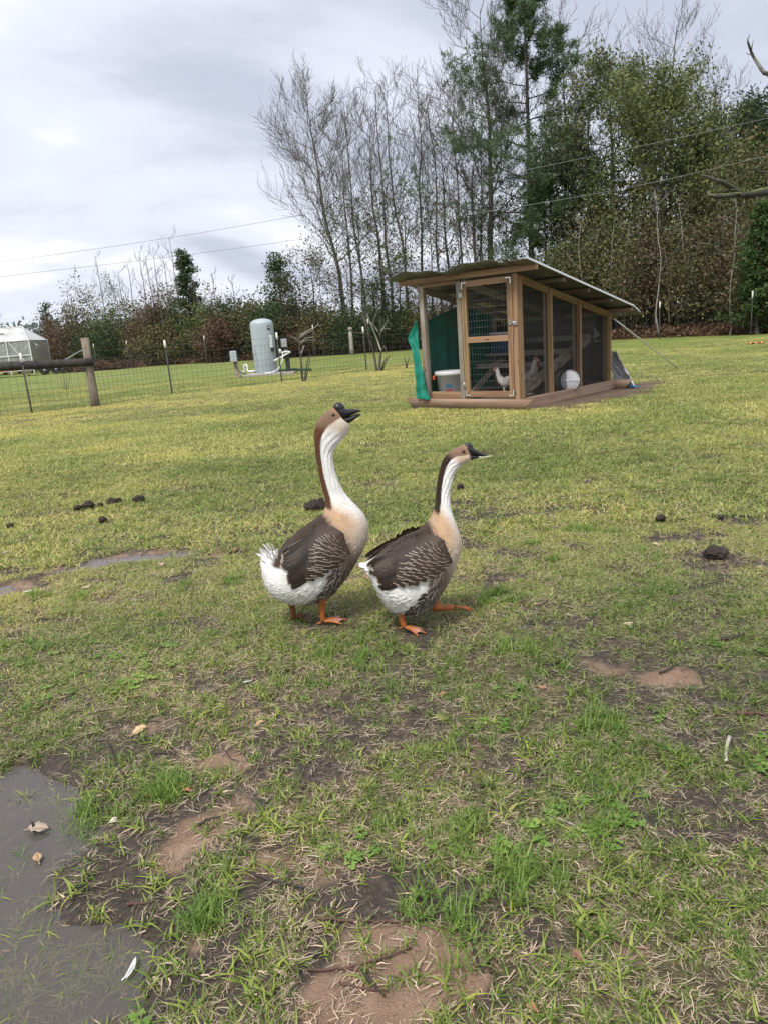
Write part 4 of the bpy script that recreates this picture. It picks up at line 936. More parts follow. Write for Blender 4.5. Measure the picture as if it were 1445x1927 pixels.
for (u, z, du, dz) in ((.92, 1.80, 1, -1), (1.815, 1.80, -1, -1), (.92, .085, 1, 1), (1.815, .085, -1, 1)):
    br = obj('corner_brace', None, door); 
    for q in (0, 1):
        L = .085; c0 = (u + (du * L / 2 if q == 0 else 0), -.0145, z + (dz * L / 2 if q else 0)); o = obj('brace_arm', box_mesh(L if q == 0 else .016, .005, .016 if q == 0 else L, M_bright, .001), br, c0)
for z in (1.62, .25): 
    hi = obj('hinge', box_mesh(.05, .008, .075, M_galv, .002), door, (.895, -.018, z)); V, F = sweep([(0, -.006, -.04), (0, -.006, 0), (0, -.006, .04)], .007, 8); obj('hinge_pin', mesh_np('hinge_pin', V, F, M_galv), hi)
la = obj('latch', None, door, (1.838, -.02, 1.15)); obj('latch_plate', box_mesh(.06, .006, .05, M_galv, .001), la, (.045, 0, 0)); obj('latch_plate', box_mesh(.04, .006, .045, M_galv, .001), la, (-.045, 0, 0))
V, F = sweep([(-.085, -.014, .012), (0, -.014, .012), (.06, -.014, .012)], .007, 8); obj('bolt', mesh_np('bolt', V, F, M_galv), la); V, F = sweep([(-.035, -.014, .01), (-.038, -.03, .02), (-.035, -.035, .05)], .006, 8); obj('bolt_handle', mesh_np('bolt_handle', V, F, M_galv), la)
# ramp with cleats, roosts, nest shelf
bar('ramp', (1.70, .18, .02), (1.70, 2.80, .90), .16, .035, M_weath, coop, roll=math.radians(62))
for t_ in (.2, .38, .56, .7, .84): bar('ramp_cleat', (1.64, .18 + 2.62 * t_, .085 + .88 * t_), (1.76, .18 + 2.62 * t_, .085 + .88 * t_), .05, .04, M_weath, coop)
for v0, z0 in ((1.9, .62), (2.35, .82), (1.45, .44)): bar('roost', (.06, v0, z0), (1.80, v0, z0), .04, .09, M_weath, coop)
bar('roost_brace', (.35, .9, .02), (.35, 2.6, .95), .04, .09, M_weath, coop)
cb('nest_shelf', .12, .75, 1.62, 2.05, .60, .63, M_weath); cb('nest_wall', .2, 1.8, 2.5, 2.52, .75, 1.15, M_dkw); cb('nest_floor', .08, 1.8, 2.5, 2.98, .72, .75, M_dkw)  # nest wall and floor added in dark wood to keep the back dark
# loose things in and on the coop
def C2W(u, v, z): return COOP0 + CU * u + CV * v + np.array([0, 0, z])
def on_coop(o, u, v, z, rz=0.0): o.location = C2W(u, v, z); o.rotation_euler = (0, 0, COOP_YAW + rz); return o
def cloth(name, grid, mat, thick=.003):
    G = np.array(grid); n, m = G.shape[:2]; Fq = np.array([(i * m + j, i * m + j + 1, (i + 1) * m + j + 1, (i + 1) * m + j) for i in range(n - 1) for j in range(m - 1)])
    o = obj(name, mesh_np(name, G.reshape(-1, 3), Fq, mat, True)); so = o.modifiers.new('thick', 'SOLIDIFY'); so.thickness = thick; return o
# green tarp: hung along the outside of the far side wall, its end folded round the corner post
nv, nz = 60, 30; g = []
for i in range(nv):
    v0 = .10 + 2.0 * i / (nv - 1); top = np.interp(v0, [.1, .28, 1.0, 1.36, 1.8, 2.1], [1.24, 1.30, 1.48, 1.47, 1.36, 1.30]); g.append([(-.012 - .02 * math.sin(v0 * 9) ** 2 - .03 * (1 - j / nz) * math.sin(v0 * 5 + j * .2) ** 2, v0, .02 + (top - .02) * j / (nz - 1)) for j in range(nz)])
tp = tag(on_coop(cloth('tarp', g, M_tarp), 0, 0, 0), 'green tarp sheet covering the side wall of the coop', 'tarp')
Lf = curve_pts([(.03, 1.29), (-.16, 1.03), (-.13, .90), (-.075, .72), (-.05, .45), (-.045, .22), (-.03, .04)], 60); Rf = curve_pts([(.06, 1.30), (.055, 1.08), (.075, .85), (.105, .60), (.14, .35), (.17, .18), (.215, .01)], 60); g = []
for i in range(60):
    row = []
    for j in range(18):
        q = j / 17; p = Lf[i] * (1 - q) + Rf[i] * q; f_ = .03 * math.sin(q * 9 + i * .09) * (.3 + .7 * i / 60) + .014 * math.sin(q * 17 - i * .25) + .005 * math.sin(i * .6 + q * 4)
        row.append((p[0], -.095 - .02 * math.sin(math.pi * q) + f_ * .8, p[1]))
    g.append(row)
tag(on_coop(cloth('tarp_flap', g, M_tarp), 0, 0, 0), 'teal tarp end hanging in folds round the coop corner post', 'tarp')
# grey tarp bundle and a scrap of blue tarp at the back corner
g = []
for i in range(26):
    q = i / 25; row = []
    for j in range(22):
        a = j / 21 * math.pi; R_ = .05 + .13 * q + .02 * vnoise(np.array([i * .5]), np.array([j * .5]), 1, 5)[0]
        row.append((1.80 + .24 * q + R_ * math.cos(a) * 1.0, 3.12 + .05 + R_ * math.sin(a) * .8 + .02 * math.sin(i * .8 + j), .52 - .65 * q + .03 * math.sin(j * 1.3 + i * .4)))
    g.append(row)
tag(on_coop(cloth('tarp_bundle', g, M_gtarp), 0, 0, 0), 'grey tarp bundle leaning on the back corner of the coop', 'tarp')
g = [[(2.12 + .22 * i / 9, 3.05 + .10 * j / 7 + .02 * math.sin(i * 1.1), -.115 + .05 * abs(math.sin(i * .9 + j * .8)) * (1 - i / 12)) for j in range(8)] for i in range(10)]
tag(on_coop(cloth('tarp_scrap', g, M_btarp), 0, 0, 0), 'crumpled scrap of blue tarp on the ground behind the coop', 'tarp')
# leaning pole
pa = C2W(1.93, 2.98, 1.09); pb = pa + np.array([2.6, 3.6, 0]); pb[2] = .01
V, F = sweep(np.linspace(pa, pb, 6), .014, 8); tag(obj('metal_pole', mesh_np('metal_pole', V, F, M_bright, True)), 'thin bright metal pole leaning from the back post of the coop', 'pole')
# feed bucket
def text_mesh(body, size, mat, depth=.0008):
    cu = bpy.data.curves.new('lettering', 'FONT'); cu.body = body; cu.size = size; cu.extrude = depth; cu.align_x = 'LEFT'
    o = bpy.data.objects.new('tmp', cu); COL.objects.link(o); dg = bpy.context.evaluated_depsgraph_get(); me = bpy.data.meshes.new_from_object(o.evaluated_get(dg)); bpy.data.objects.remove(o); me.materials.clear(); me.materials.append(mat)
    return me
def bucket(name, label, r0, r1, h, lid=True):
    t = thing(name, label, 'bucket'); V, F = lathe([(r0 * .97, 0), (r0, .01), (r1, h * .9), (r1 * 1.03, h * .9), (r1 * 1.04, h), (r1 * .97, h), (r0 * .93, .02), (.002, .02)], 32); obj('pail', mesh_np('pail', V, F[:2], M_white, True), t)
    return t
bk = on_coop(bucket('feed_bucket', 'white feed bucket with orange handles and printed lettering inside the coop', .205, .245, .46), .36, .33, -.008, math.radians(41))
V, F = lathe([(.265, .40), (.275, .415), (.27, .455), (.25, .465), (.20, .455), (.002, .45)], 32); lid = obj('lid', mesh_np('lid', V, F[:1], M_white, True), bk)
for sg_ in (-1, 1): V, F = sweep(curve_pts([(sg_ * .25, -.03, .40), (sg_ * .30, -.04, .37), (sg_ * .275, -.05, .33)], 8), .017, 8); obj('handle', mesh_np('handle', V, F, M_orange, True), bk)
def wrap(me, r_at, z0, a0):
    for v_ in me.vertices:
        x, y, z = v_.co; a = a0 + x / r_at; v_.co = ((r_at + .004 + z + .02 * (z0 + y - .2)) * math.sin(a), -(r_at + .004 + z + .02 * (z0 + y - .2)) * math.cos(a), z0 + y)
    return me
AB = math.radians(-38)
for body, sz, z0, m in (('THE DU', .062, .285, M_print), ('FEED', .075, .05, M_print)): obj('lettering', wrap(text_mesh(body, sz, m), .224, z0, AB), bk)
for z0, z1, m in ((.20, .255, M_pblue), (.145, .175, M_pred)):
    n = 8; g = [[((.226 + .02 * (z - .2) + .002) * math.sin(AB + .18 + .45 * i / n), -(.226 + .02 * (z - .2) + .002) * math.cos(AB + .18 + .45 * i / n), z) for z in (z0, z1)] for i in range(n + 1)]
    G = np.array(g); obj('label_block', mesh_np('label_block', G.reshape(-1, 3), np.array([(i * 2, i * 2 + 2, i * 2 + 3, i * 2 + 1) for i in range(n)]), m), bk)
# bucket lying on its side by the ramp
b2 = bucket('tipped_bucket', 'white bucket with a black rim lying on its side in the coop', .15, .17, .36); b2.location = C2W(1.60, 1.76, .165); b2.rotation_euler = (math.radians(90), 0, COOP_YAW + math.radians(52))
V, F = lathe([(.172, .335), (.185, .34), (.185, .372), (.172, .376)], 28); obj('rim', mesh_np('rim', V, F[:1], M_black, True), b2)
V, F = lathe([(.17, .345), (.16, .36), (.02, .362), (.002, .362)], 28); obj('bucket_lid', mesh_np('bucket_lid', V, F[:1], M_white, True), b2); obj('lid_rib', box_mesh(.30, .03, .012, M_white, .002), b2, (0, 0, .368))
# blue cooler on the shelf
co = on_coop(thing('cooler', 'blue cooler with a white lid on the shelf inside the coop', 'cooler'), .44, 1.82, .632)
obj('tub', box_mesh(.44, .30, .33, M_blue, .015), co, (0, 0, .165)); obj('lid', box_mesh(.47, .33, .045, M_white, .012), co, (0, 0, .354))

# ---- hen and rooster
M_red = simple('red_comb', (.42, .03, .03), .5, .3, 60)
def chicken(name, label, u, v, rz, sc, base, hackle, comb, seed, turn=0.0):
    t = thing(name, label, 'chicken', C2W(u, v, -.008), COOP_YAW + rz); r = np.random.default_rng(seed)
    D = [(-.22, .36), (-.17, .37), (-.11, .31), (-.04, .29), (.03, .31), (.07, .35), (.085, .40), (.095, .44), (.11, .465), (.135, .475), (.155, .462)]
    V_ = [(-.20, .33), (-.15, .26), (-.11, .18), (-.03, .145), (.05, .155), (.11, .21), (.135, .28), (.145, .34), (.15, .385), (.162, .415), (.166, .43)]
    W = [.012, .035, .07, .092, .09, .075, .056, .042, .034, .030, .018]
    P, Vv, F = loft([(a, 0, b) for a, b in D], [(a, 0, b) for a, b in V_], W, 90, 40, .1, 2.1)
    s = np.repeat(np.linspace(0, 1, 90), 40); c = lerp3(np.tile(base, (len(s), 1)), np.tile(hackle, (len(s), 1)), sstep(.45, .62, s)) * (1 + .16 * r.normal(0, 1, (len(s), 1)) * (fbm(s * 6, np.tile(np.arange(40) / 9., 90), .25, seed)[:, None] + .2))
    c = np.clip(c, 0, .9); me = mesh_np('body', Vv * sc, F, mP, True); set_col(me, 'pl', np.vstack([c, c[0], c[-1]])); obj('body', me, t)
    for k_ in range(6):
        p = np.array([-.16 - .008 * k_, (k_ - 2.5) * .012, .33 + .01 * k_]); V1, F1, C1 = feather_mesh(p, np.array([-.75, (k_ - 2.5) * .05, .66]), np.array([0, 1.0, 0]), np.array([.66, 0, .75]), .13 + .012 * k_, .02, -.03, base * .8, base, 1, nx=5)
        m_ = mesh_np('tail_feather', V1 * sc, F1, mP, True); set_col(m_, 'pl', C1); obj('tail_feather', m_, t)
    P1, V1, F1 = loft([(.155, 0, .455), (.18, 0, .448), (.197, 0, .436)], [(.16, 0, .432), (.18, 0, .43), (.197, 0, .434)], [.012, .008, .002], 10, 10); obj('beak', mesh_np('beak', V1 * sc, F1, M_pstraw, True), t)
    n = 5; cv = []
    for k_ in range(n * 4 + 1): a = k_ / (n * 4); h_ = comb * (.55 + .45 * abs(math.sin(a * n * math.pi))) * math.sin(math.pi * (.12 + .8 * a)); cv.append((.105 + .06 * a, .47 - .02 * abs(a - .5), h_))
    V1 = np.array([(x, y_, z + (h_ if q else -.012)) for y_ in (-.005, .005) for q in (0, 1) for x, z, h_ in cv]); m = len(cv)
    F1 = [(i, i + 1, m + i + 1, m + i) for i in range(m - 1)] + [(2 * m + i + 1, 2 * m + i, 3 * m + i, 3 * m + i + 1) for i in range(m - 1)] + [(m + i, m + i + 1, 3 * m + i + 1, 3 * m + i) for i in range(m - 1)]
    obj('comb', mesh_np('comb', V1 * sc, np.array(F1), M_red), t)
    for sg_ in (-1, 1):
        V1, F1 = lathe([(1e-4 if a in (-90, 90) else math.cos(math.radians(a)), math.sin(math.radians(a))) for a in np.linspace(-90, 90, 9)], 12)
        obj('wattle', mesh_np('wattle', (V1 * np.array([.010, .005, .9 * comb]) + np.array([.163, sg_ * .010, .435 - .7 * comb])) * sc, F1, M_red, True), t); obj('face', mesh_np('face', (V1 * np.array([.019, .006, .021]) + np.array([.143, sg_ * .026, .447])) * sc, F1, M_red, True), t)
        obj('eye', mesh_np('eye', (V1 * .0045 + np.array([.148, sg_ * .032, .451])) * sc, F1, M_eye, True), t)
        y = sg_ * .035; V2, F2 = sweep(curve_pts([(.0, y, .19), (.02, y, .12), (.0, y, .05), (.01, y, .008)], 9), interp([.03, .016, .007, .006], 9)[:, 0], 8); lg_ = obj('leg', mesh_np('leg', V2 * sc, F2, M_pstraw, True), t)
        for a in (-30, 0, 30, 180): V2, F2 = sweep(np.linspace((.01, y, .008), (.01 + .055 * math.cos(math.radians(a)), y + .055 * math.sin(math.radians(a)), .005), 4), [.006, .005, .004, .002], 6); obj('toe', mesh_np('toe', V2 * sc, F2, M_pstraw, True), lg_)
        # folded wing
        g = np.array([[(-.13 + .20 * i / 10, sg_ * (.006 + .094 * math.sin(math.pi * (.22 + .6 * i / 10)) ** .8 - .03 * (j / 6 - .4) ** 2), .20 + .03 * math.cos(i / 10 * 3) + (.12 - .02 * abs(i - 6) / 6) * j / 6) for j in range(7)] for i in range(11)])
        m_ = mesh_np('wing', g.reshape(-1, 3) * sc, np.array([(i * 7 + j, i * 7 + j + 1, (i + 1) * 7 + j + 1, (i + 1) * 7 + j) for i in range(10) for j in range(6)]), mP, True); set_col(m_, 'pl', np.tile(base * .85, (77, 1)) * (1 + .25 * r.normal(0, 1, (77, 1)))); obj('wing', m_, t)
    return t
chicken('rooster', 'pale grey rooster with a red comb standing behind the side screen', 1.44, .98, math.radians(-8), 1.25, C_(.34, .33, .32), C_(.66, .62, .55), .05, 3)
chicken('hen', 'white speckled hen standing behind the coop door', 1.08, .84, math.radians(205), .98, C_(.62, .58, .53), C_(.70, .66, .60), .018, 4)

# ================================================================== TREES
def mat_bark(name, c0, c1, sc=6):
    m, nt, b = new_mat(name); v = coords(nt, 'Object', (sc, sc, sc * .35), rnd=True); n = noise(nt, 1, 6, v, .65)
    n2 = noise(nt, .25, 3, v)
    c = ramp(nt, n.outputs[0], (.3, c0), (.7, c1)).outputs[0]
    c = mixc(nt, ramp(nt, n2.outputs[0], (.5, (0, 0, 0)), (.7, (.4, .4, .4))).outputs[0], c, (.12, .13, .10))
    lnk(nt, c, b.inputs['Base Color']); b.inputs['Roughness'].default_value = .9; bump(nt, n.outputs[0], b, .6, .03); return m
def mat_leaf(name, c0, c1, c2, transl=.25):
    m, nt, b = new_mat(name); a = nt.nodes.new('ShaderNodeVertexColor'); a.layer_name = 'lf'; sp = nt.nodes.new('ShaderNodeSeparateColor'); lnk(nt, a.outputs[0], sp.inputs[0])
    c = ramp(nt, sp.outputs[0], (0, c0), (.5, c1), (1, c2)).outputs[0]
    lnk(nt, c, b.inputs['Base Color']); b.inputs['Roughness'].default_value = .6; b.inputs['Specular IOR Level'].default_value = .25
    tb = nt.nodes.new('ShaderNodeBsdfTranslucent'); lnk(nt, c, tb.inputs[0]); mx = nt.nodes.new('ShaderNodeMixShader'); mx.inputs[0].default_value = transl
    lnk(nt, b.outputs[0], mx.inputs[1]); lnk(nt, tb.outputs[0], mx.inputs[2]); lnk(nt, mx.outputs[0], nt.nodes['Material Output'].inputs[0]); return m
B_grey = mat_bark('grey_bark', (.07, .062, .057), (.19, .175, .16)); B_dark = mat_bark('dark_bark', (.032, .026, .022), (.085, .07, .06)); B_pale = mat_bark('pale_bark', (.22, .20, .175), (.42, .39, .35)); B_moss = mat_bark('mossy_bark', (.07, .06, .05), (.20, .185, .16), 14)
L_pine = mat_leaf('pine_needles', (0.040, 0.075, 0.034), (0.075, 0.121, 0.052), (0.132, 0.184, 0.081)); L_oak = mat_leaf('evergreen_leaves', (0.061, 0.081, 0.030), (0.115, 0.142, 0.047), (0.203, 0.223, 0.081)); L_olive = mat_leaf('olive_leaves', (.065, .082, .027), (.13, .155, .05), (.23, .235, .085))
L_dark = mat_leaf('dark_leaves', (0.025, 0.044, 0.020), (0.050, 0.081, 0.031), (0.094, 0.138, 0.050)); L_brown = mat_leaf('dead_leaves', (.06, .038, .025), (.12, .078, .048), (.21, .15, .085)); L_green = mat_leaf('cedar_leaves', (.03, .06, .018), (.055, .10, .03), (.10, .155, .045)); L_mix = mat_leaf('mixed_brush_leaves', (0.049, 0.063, 0.025), (0.119, 0.119, 0.049), (0.238, 0.175, 0.091)); L_rust = mat_leaf('rusty_brush_leaves', (0.069, 0.040, 0.027), (0.138, 0.081, 0.053), (0.213, 0.138, 0.081)); L_haze = mat_leaf('hazed_leaves', (.10, .14, .13), (.14, .18, .165), (.18, .22, .20))  # the palest leaves have distance haze put into their colour
def unit(v): return v / (np.linalg.norm(v) + 1e-9)
def grow(r, base, height, rad, lean=(0, 0), limb_from=.35, n_limb=14, limb_len=.35, up=.5, levels=3, wob=.03, forks=0, twig_n=(6, 5), shape='vase', tip_r=.006):
    """trunk, limbs and twigs as segments; returns trunk segs, limb+twig segs, twig ends"""
    trunk, wood_, ends = [], [], []
    nseg = 12; P = [np.array(base, float)]
    for i in range(nseg):
        t = (i + 1) / nseg; P.append(np.array(base) + np.array([lean[0] * t * height + r.normal(0, wob) * height * .3, lean[1] * t * height + r.normal(0, wob) * height * .3, height * t]))
    P = np.array(P); P[1:-1] = (P[:-2] + 2 * P[1:-1] + P[2:]) / 4
    R = rad * (1 - np.linspace(0, 1, nseg + 1)) ** .8 * .95 + tip_r
    R[0] *= 1.35
    for i in range(nseg): trunk.append((*P[i], *P[i + 1], R[i], R[i + 1]))
    def branch(p, d, L, r0, lev):
        n = 5 if lev == 0 else (4 if lev == 1 else 3); q = p.copy(); dd = d.copy(); rr = r0; pts_ = [q]
        for i in range(n):
            dd = unit(dd + np.array([r.normal(0, .16), r.normal(0, .16), up * (.16 if lev else .13) + r.normal(0, .08)])); q2 = q + dd * L / n; r2 = max(tip_r * .7, r0 * (1 - (i + 1) / (n + .4)))
            wood_.append((*q, *q2, rr, r2)); q, rr = q2, r2; pts_.append(q)
            if lev < levels - 1 and i >= (1 if lev == 0 else 0):
                for _ in range(max(1, int(twig_n[min(lev, len(twig_n) - 1)] / n + r.uniform()))):
                    a = r.uniform(0, 2 * np.pi); s1 = unit(np.cross(dd, [0.3, .2, 1.0])); s2 = np.cross(dd, s1)
                    nd = unit(dd * .75 + (s1 * math.cos(a) + s2 * math.sin(a)) * r.uniform(.5, .95) + np.array([0, 0, .18 * up]))
                    branch(q - dd * r.uniform(0, 1) * L / n, nd, L * r.uniform(.34, .58), max(r2 * .6, tip_r), lev + 1)
        ends.append(q)
    for k_ in range(n_limb):
        t = limb_from + (1 - limb_from) * (k_ + r.uniform(0, .9)) / n_limb; t = min(t, .985); i = int(t * nseg); f = t * nseg - i; p = P[i] * (1 - f) + P[min(i + 1, nseg)] * f
        a = k_ * 2.4 + r.uniform(-.6, .6); el = r.uniform(.25, .8) if shape != 'pine' else r.uniform(-.05, .3)
        d = np.array([math.cos(a) * math.cos(el), math.sin(a) * math.cos(el), math.sin(el)])
        fac = {'vase': (1.15 - .75 * (t - limb_from) / (1 - limb_from)), 'round': .35 + math.sin(math.pi * min(1, (t - limb_from) / (1 - limb_from) * .85 + .12)), 'pine': (1.0 - .85 * (t - limb_from) / (1 - limb_from)) * r.uniform(.55, 1.1)}[shape]
        branch(p, d, limb_len * height * fac * r.uniform(.75, 1.15), max(tip_r * 1.3, rad * .42 * (1 - t * .75)), 0)
    return np.array(trunk), np.array(wood_), np.array(ends)
def leaf_quads(r, C, n_per, spread, size, flat=.6, tone=None, aspect=.55):
    """leaf-sized faces strewn round each centre"""
    n = len(C) * n_per; c = np.repeat(C, n_per, 0) + r.normal(0, 1, (n, 3)) * np.array([spread, spread, spread * flat])
    d = r.normal(0, 1, (n, 3)); d /= np.linalg.norm(d, axis=1, keepdims=True); e = np.cross(d, r.normal(0, 1, (n, 3))); e /= np.linalg.norm(e, axis=1, keepdims=True)
    s = size * r.uniform(.6, 1.4, (n, 1)); a, b = d * s, e * s * aspect
    V = np.stack([c - a, c + b * .9 - a * .1, c + a, c - b * .9 - a * .1], 1).reshape(-1, 3)
    F = np.arange(n * 4).reshape(-1, 4)
    t = np.repeat(tone if tone is not None else r.uniform(0, 1, len(C)), n_per) * .65 + r.uniform(0, .35, n); col = np.repeat(np.stack([t, t, t], 1), 4, 0)
    return V, F, col
def needle_tufts(r, C, n_per, L):
    n = len(C) * n_per; c = np.repeat(C, n_per, 0) + r.normal(0, L * .35, (n, 3)); d = r.normal(0, 1, (n, 3)) + np.array([0, 0, .5]); d /= np.linalg.norm(d, axis=1, keepdims=True)
    e = np.cross(d, r.normal(0, 1, (n, 3))); e /= np.linalg.norm(e, axis=1, keepdims=True); l = L * r.uniform(.6, 1.3, (n, 1))
    V = np.stack([c - e * .022, c + e * .022, c + d * l], 1).reshape(-1, 3); t = np.repeat(r.uniform(0, 1, len(C)), n_per) * .6 + r.uniform(0, .4, n)
    return V, np.arange(n * 3).reshape(-1, 3), np.repeat(np.stack([t, t, t], 1), 3, 0)
def lf_mesh(name, V, F, C, mat): me = mesh_np(name, V, F, mat); set_col(me, 'lf', C); return me
def tree(name, label, cat, base, height, rad, seed, bark=B_grey, leaf=None, group=None, leaf_kw=None, kind='leaf', **kw):
    r = np.random.default_rng(seed); base = np.array([base[0], base[1], -.05]); t = thing(name, label, cat, (base[0], base[1], 0), 0, group)
    tk, wd, en = grow(r, (0, 0, -.08), height, rad, **kw)
    V, F = tubes(tk, 7); obj('trunk', mesh_np('trunk', V, F, bark, True), t)
    if leaf is None:
        V, F = tubes(wd, 3); obj('crown', mesh_np('crown', V, F, bark, True), t)
    else:
        cr = obj('crown', None, t); V, F = tubes(wd, 3); obj('branches', mesh_np('branches', V, F, bark, True), cr)
        k = dict(n_per=6, spread=.35, size=.09); k.update(leaf_kw or {})
        pts_ = np.vstack([en, wd[::2, 3:6]]) if k.pop('along', True) else en
        if kind == 'needle': V, F, C = needle_tufts(r, pts_, k['n_per'], k['size'])
        else: V, F, C = leaf_quads(r, pts_, k['n_per'], k['spread'], k['size'])
        o = obj('leaves', lf_mesh('leaves', V, F, C, leaf), cr); o['kind'] = 'stuff'
    return t
def place(px, dist_row, back=0.0):
    """a spot on the wood's edge: screen column px, base row read from the photograph's tree line, pushed back into the wood"""
    g = gp(px, dist_row); d = unit(g[:2]); return np.array([g[0] + d[0] * back, g[1] + d[1] * back])
ROW = lambda px: np.interp(px, [-200, 100, 250, 420, 560, 700, 800, 1060, 1250, 1445, 1700], [712, 697, 690, 681, 672, 663, 655, 643, 635, 627, 616])
def hgt(px, top_row, xy):
    """height that carries a tree at xy up to the given row"""
    for z in np.arange(1, 45, .1):
        if proj((xy[0], xy[1], z))[1] <= top_row: return z
    return 45
ORD = ('first', 'second', 'third', 'fourth', 'fifth', 'sixth', 'seventh', 'eighth', 'ninth', 'tenth', 'eleventh', 'twelfth', 'thirteenth')
G_b = 'bare trees along the edge of the wood'
def bare(px, top, back, seed, label, bark=B_grey, rad=.13, row_px=None, **kw):
    xy = place(px, ROW(px), back); h = hgt(px, top, xy); k = dict(limb_from=.36, n_limb=18, limb_len=.26, up=.95, levels=3, twig_n=(7, 4), tip_r=.013); k.update(kw)
    return tree('bare_tree', label, 'tree', xy, h, rad, seed, bark, None, G_b, **k)
bare(662, 190, 3, 101, 'spreading bare tree leaning over the open field beside the water tank', B_grey, .17, lean=(-.10, 0), n_limb=24, limb_len=.34, twig_n=(12, 8))
for i, (px, top, bk_, kw) in enumerate(((742, 165, 6, {}), (772, 150, 9, dict(lean=(-.04, 0))), (800, 175, 5, dict(lean=(.03, 0))), (832, 160, 10, {}), (700, 185, 10, dict(lean=(-.05, 0))), (858, 250, 6, dict(lean=(-.03, 0))), (875, 140, 14, {}), (672, 260, 8, {}), (725, 250, 3, {}), (905, 200, 12, dict(lean=(.04, 0))))):
    bare(px, top, bk_, 120 + i, '%s slim bare tree counting from the spreading bare tree towards the coop' % ORD[sorted((742, 772, 800, 832, 700, 858, 875, 672, 725, 905)).index(px)], (B_grey, B_grey, B_dark)[i % 3], .11, **kw)
bare(937, 15, 5, 140, 'tall bare tree with thick trunk beside the pine', B_grey, .24, n_limb=24, limb_len=.30, limb_from=.38, lean=(-.02, 0), twig_n=(13, 8))
bare(1065, 15, 9, 141, 'tall bare tree behind the pine with pale upright twigs', B_grey, .14, limb_from=.5)
bare(1255, 48, 16, 142, 'bare tree crown rising behind the evergreen oak', B_grey, .18, limb_from=.45, limb_len=.30, n_limb=22)
bare(1330, 150, 14, 143, 'low bare tree behind the dark evergreen', B_grey, .13, limb_from=.4)
bare(1110, 120, 12, 144, 'bare tree with crooked limbs behind the coop eave', B_dark, .12)
bare(900, 300, 2, 145, 'short crooked dark bare tree behind the coop roof', B_dark, .16, up=.5, limb_len=.34)
# pine
xy = place(1003, ROW(1003), 4); tree('pine_tree', 'tall dark pine with clustered needles above the coop', 'tree', xy, hgt(1003, -25, xy), .24, 150, B_dark, L_pine, None, dict(n_per=15, size=.26), 'needle', limb_from=.30, n_limb=36, limb_len=.40, up=.40, levels=3, twig_n=(7, 5), shape='pine', tip_r=.012, wob=.012)
xy = place(1028, ROW(1028), 2); tree('pine_tree', 'young bushy pine growing at the foot of the tall pine', 'tree', xy, hgt(1028, 330, xy), .10, 151, B_dark, L_pine, None, dict(n_per=14, size=.26), 'needle', limb_from=.35, n_limb=20, limb_len=.34, up=.5, levels=3, twig_n=(6, 4), shape='pine', tip_r=.010)
# evergreen broadleaf trees
OK_ = dict(limb_from=.22, n_limb=26, limb_len=.26, up=.6, levels=3, twig_n=(9, 6), shape='round', tip_r=.012)
for i, (px, top, bk_, leaf, lab, lk, kw) in enumerate((
        (1150, 62, 6, L_oak, 'tall evergreen oak with olive crown standing right behind the coop', dict(n_per=5, spread=.30, size=.085), dict(limb_len=.23, lean=(.0, 0))),
        (1240, 135, 4, L_olive, 'broad olive green evergreen with a full crown down to the brush', dict(n_per=6, spread=.32, size=.085), dict(limb_len=.30)),
        (1385, 175, 14, L_dark, 'dark grey-green evergreen with feathery top behind the mossy limb', dict(n_per=6, spread=.33, size=.09), dict(limb_len=.30)),
        (1470, 215, 16, L_dark, 'dark evergreen half hidden at the end of the wood', dict(n_per=6, spread=.33, size=.09), dict(limb_len=.30)),
        (1310, 260, 9, L_oak, 'mid-height green evergreen between the two larger ones', dict(n_per=5, spread=.32, size=.085), dict(limb_len=.30)),
        (1080, 250, 7, L_dark, 'dark leafy tree beside the pine trunk', dict(n_per=4, spread=.33, size=.085), dict(limb_len=.26)))):
    xy = place(px, ROW(px), bk_); k = dict(OK_); k.update(kw); tree('evergreen_tree', lab, 'tree', xy, hgt(px, top, xy) * .87, .22, 160 + i, B_dark, leaf, 'evergreens in the wood', lk, **k)
xy = place(1425, ROW(1425), -1.0); tree('cedar_tree', 'small bright green cedar at the edge of the wood', 'tree', xy, hgt(1425, 385, xy), .08, 170, B_dark, L_green, None, dict(n_per=11, spread=.16, size=.07), limb_from=.05, n_limb=34, limb_len=.22, up=.7, levels=2, twig_n=(9, 4), shape='pine', tip_r=.008)
xy = place(372, ROW(372), 3); tree('cedar_tree', 'dark narrow cedar standing above the hedge by the water tank', 'tree', xy, hgt(372, 475, xy), .10, 171, B_dark, L_dark, None, dict(n_per=12, spread=.20, size=.09), limb_from=.08, n_limb=34, limb_len=.20, up=.9, levels=2, twig_n=(9, 4), shape='pine', tip_r=.008)
xy = place(540, ROW(540), 2); tree('holly_tree', 'dark green leafy holly beside the spreading bare tree', 'tree', xy, hgt(540, 480, xy), .10, 172, B_dark, L_dark, None, dict(n_per=6, spread=.26, size=.10), limb_from=.06, n_limb=28, limb_len=.30, up=.6, levels=2, twig_n=(8, 4), shape='pine', tip_r=.008)
